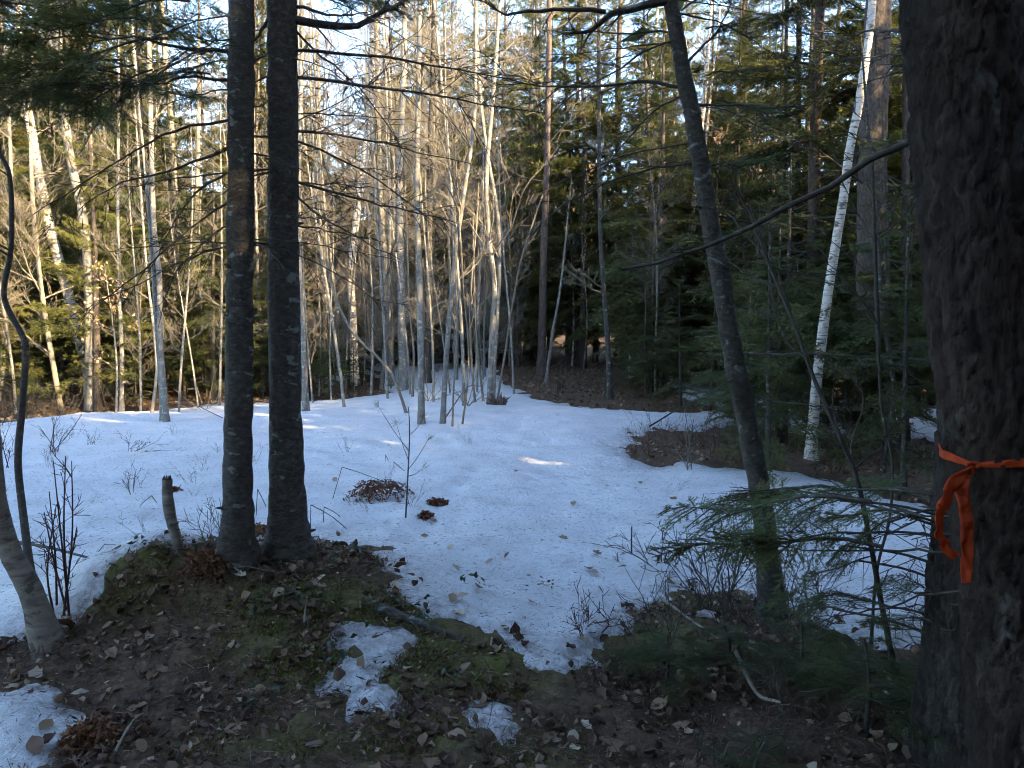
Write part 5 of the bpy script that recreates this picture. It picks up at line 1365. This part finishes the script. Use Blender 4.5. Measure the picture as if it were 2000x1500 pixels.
def stick(name, label, cat, a, c, w, mat, lift=0.02, seed=0, twigs=3, arch=0.03, kids=(2, 2)):
    rg = np.random.default_rng(seed); p, q = on(*a), on(*c); mid = (p + q) / 2; zz, _ = surf(mid[:1], mid[1:2]); mid[2] = max(mid[2], float(zz[0])) + arch
    P = spline([p + [0, 0, lift], mid + rg.normal(0, .01, 3), q + [0, 0, lift]], 16); mb = MB(); tube(mb, P, np.linspace(w, w * .5, 16), 8, 0, disp=bump_disp(seed, .15), cap=True)
    for k in range(twigs):
        j = rg.integers(3, 14); d = P[j + 1] - P[j]; d /= np.linalg.norm(d); s_ = np.cross(d, rg.normal(0, 1, 3)); s_[2] = abs(s_[2]); bare_branch(mb, rg, P[j], d * .6 + s_ * .6, rg.uniform(.08, .3), w * .4, 1, 0, 0, kids)
    o = mb.build(name, [M[mat]], origin=p); tag(o, label, cat)
stick('fallen_log', 'short mossy grey log lying across the thaw edge', 'log', (742, 1190), (905, 1252), .034, 'bark_fir', .01, 1, 0, .005)
stick('fallen_stick', 'bleached stick among low fir boughs at lower right', 'stick', (1436, 1310), (1522, 1415), .011, 'bark_tan', .10, 2, 0)
stick('fallen_stick', 'long pale stick poking left from the hemlock tangle', 'stick', (1290, 1182), (1402, 1266), .009, 'bark_tan', .06, 3, 1)
stick('fallen_branch', 'dark fallen branch lying on the snow behind the leaning birch', 'branch', (20, 1072), (222, 1114), .012, 'twig', .03, 4, 8)
stick('fallen_branch', 'thin branch propped across the snow below the brown bank', 'branch', (1268, 840), (1425, 790), .014, 'twig', .08, 5, 4, .25)
stick('fallen_branch', 'dark limb slanting down to the ribboned trunk on the brown ground', 'branch', (1700, 860), (1860, 930), .03, 'twig', .12, 6, 5, .15)
stick('fallen_branch', 'bare branch arching over the snow at the bowing stem', 'branch', (870, 838), (945, 770), .014, 'twig_pale', .12, 7, 6, .35)
stick('fallen_branch', 'forked grey branch sprawling below the left clump', 'branch', (325, 800), (435, 838), .012, 'twig', .10, 8, 9, .25)
stick('fallen_stick', 'small dry stalk slanting up among the mossy leaves', 'stick', (595, 1235), (600, 1180), .006, 'bark_tan', .05, 9, 0)
stick('fallen_stick', 'short white twig in the litter at bottom middle', 'stick', (770, 1410), (786, 1372), .005, 'bark_tan', .03, 10, 0)
stick('fallen_stick', 'straight pale stick crossing the leaves at bottom left', 'stick', (225, 1475), (262, 1415), .006, 'bark_tan', .03, 11, 0)
stick('fallen_stick', 'dead twig lying below the left fir trunk', 'stick', (440, 1105), (470, 1130), .007, 'bark_tan', .04, 12, 2)

# low fir saplings at the lower right
def low_fir(label, px, py, h_px, R, n, seed):
    rg = np.random.default_rng(seed); b = on(px, py); t = thing('fir_sapling', label, 'sapling', b); h = h_px * b[1] / FPX
    mb = MB(); P = spline([b - [0, 0, .04], b + [0.01, 0, h * .5], b + [rg.normal(0, .02), 0, h]], 10); tube(mb, P, np.linspace(.012, .004, 10), 6); mb.build('stem', [M['twig']], t)
    for k in range(n):
        f = 0.25 + 0.75 * (k + rg.random()) / n; q = b + (P[-1] - b) * f; az = k * 2.399 + rg.normal(0, .3); d = np.array([math.cos(az), math.sin(az), rg.uniform(-.05, .3)]); d /= np.linalg.norm(d)
        bough_part(t, q, q + d * R * (1.15 - f * .75) * rg.uniform(.7, 1.15), rg, 1, rg.uniform(-.4, .4))
low_fir('low green fir sapling spreading at the thaw edge lower right', 1300, 1330, 100, .38, 18, 1)
low_fir('fir sapling with upright tip below the leaning grey trunk', 1560, 1350, 150, .42, 20, 2)
low_fir('small fir sapling at the bottom edge under the pale stick', 1470, 1530, 100, .26, 11, 3)
low_fir('dark fir sapling against the foot of the rough trunk', 1690, 1420, 190, .44, 18, 4)
low_fir('fir seedling tuft between two low firs', 1420, 1290, 80, .30, 14, 5)

# beech saplings holding their tan leaves
def beech(label, px, Y, h, n, seed, z0=0.6):
    rg = np.random.default_rng(seed); x = (px - 1000) / FPX * Y; b = np.array([x, Y, float(land(x, Y))]); t = thing('beech_sapling', label, 'tree', b)
    z = np.linspace(-.1, h, 12); path = b + np.stack([.1 * np.sin(z), .1 * np.cos(z) - .1, z], 1); rad = np.linspace(.03, .006, 12)
    mb = MB(); tube(mb, path, rad, 6); mb.build('trunk', [M['bark_grey']], t)
    cr = MB(); bare_crown(cr, path, rad, b[2] + z0, 16, rg, 1.1, .4, (5, 3)); v, _ = cr.arrays()
    k = rg.integers(len(v), size=n); x, y, zz = v[k].T; scatter(cr, T_SMALL[1], x, y, zz, rg.uniform(.06, .11, n), rg, .9, 1); cr.build('crown', [M['twig_pale'], M['beech_leaf']], t, flat_mats=(1,))
beech('beech sapling with tan leaves right of the pair of white birches', 1400, 19.5, 6.5, 420, 1, 2.2)
beech('beech sapling with tan leaves left of the pair of white birches', 1300, 21, 6, 320, 2, 2.5)
beech('tan leaved beech in the gap between leaning trunk and scarred birch', 1480, 18, 6, 320, 3, 2.0)
beech('leafy tan beech sapling behind the mottled grey trunk', 222, 17.5, 3.4, 130, 4, 0.5)
beech('tan leaved beech beside the reddish trunk', 1140, 27, 7, 260, 5, 2.5)
beech('small tan beech behind the stouter fir trunk', 596, 22, 5, 120, 6, 2.5)
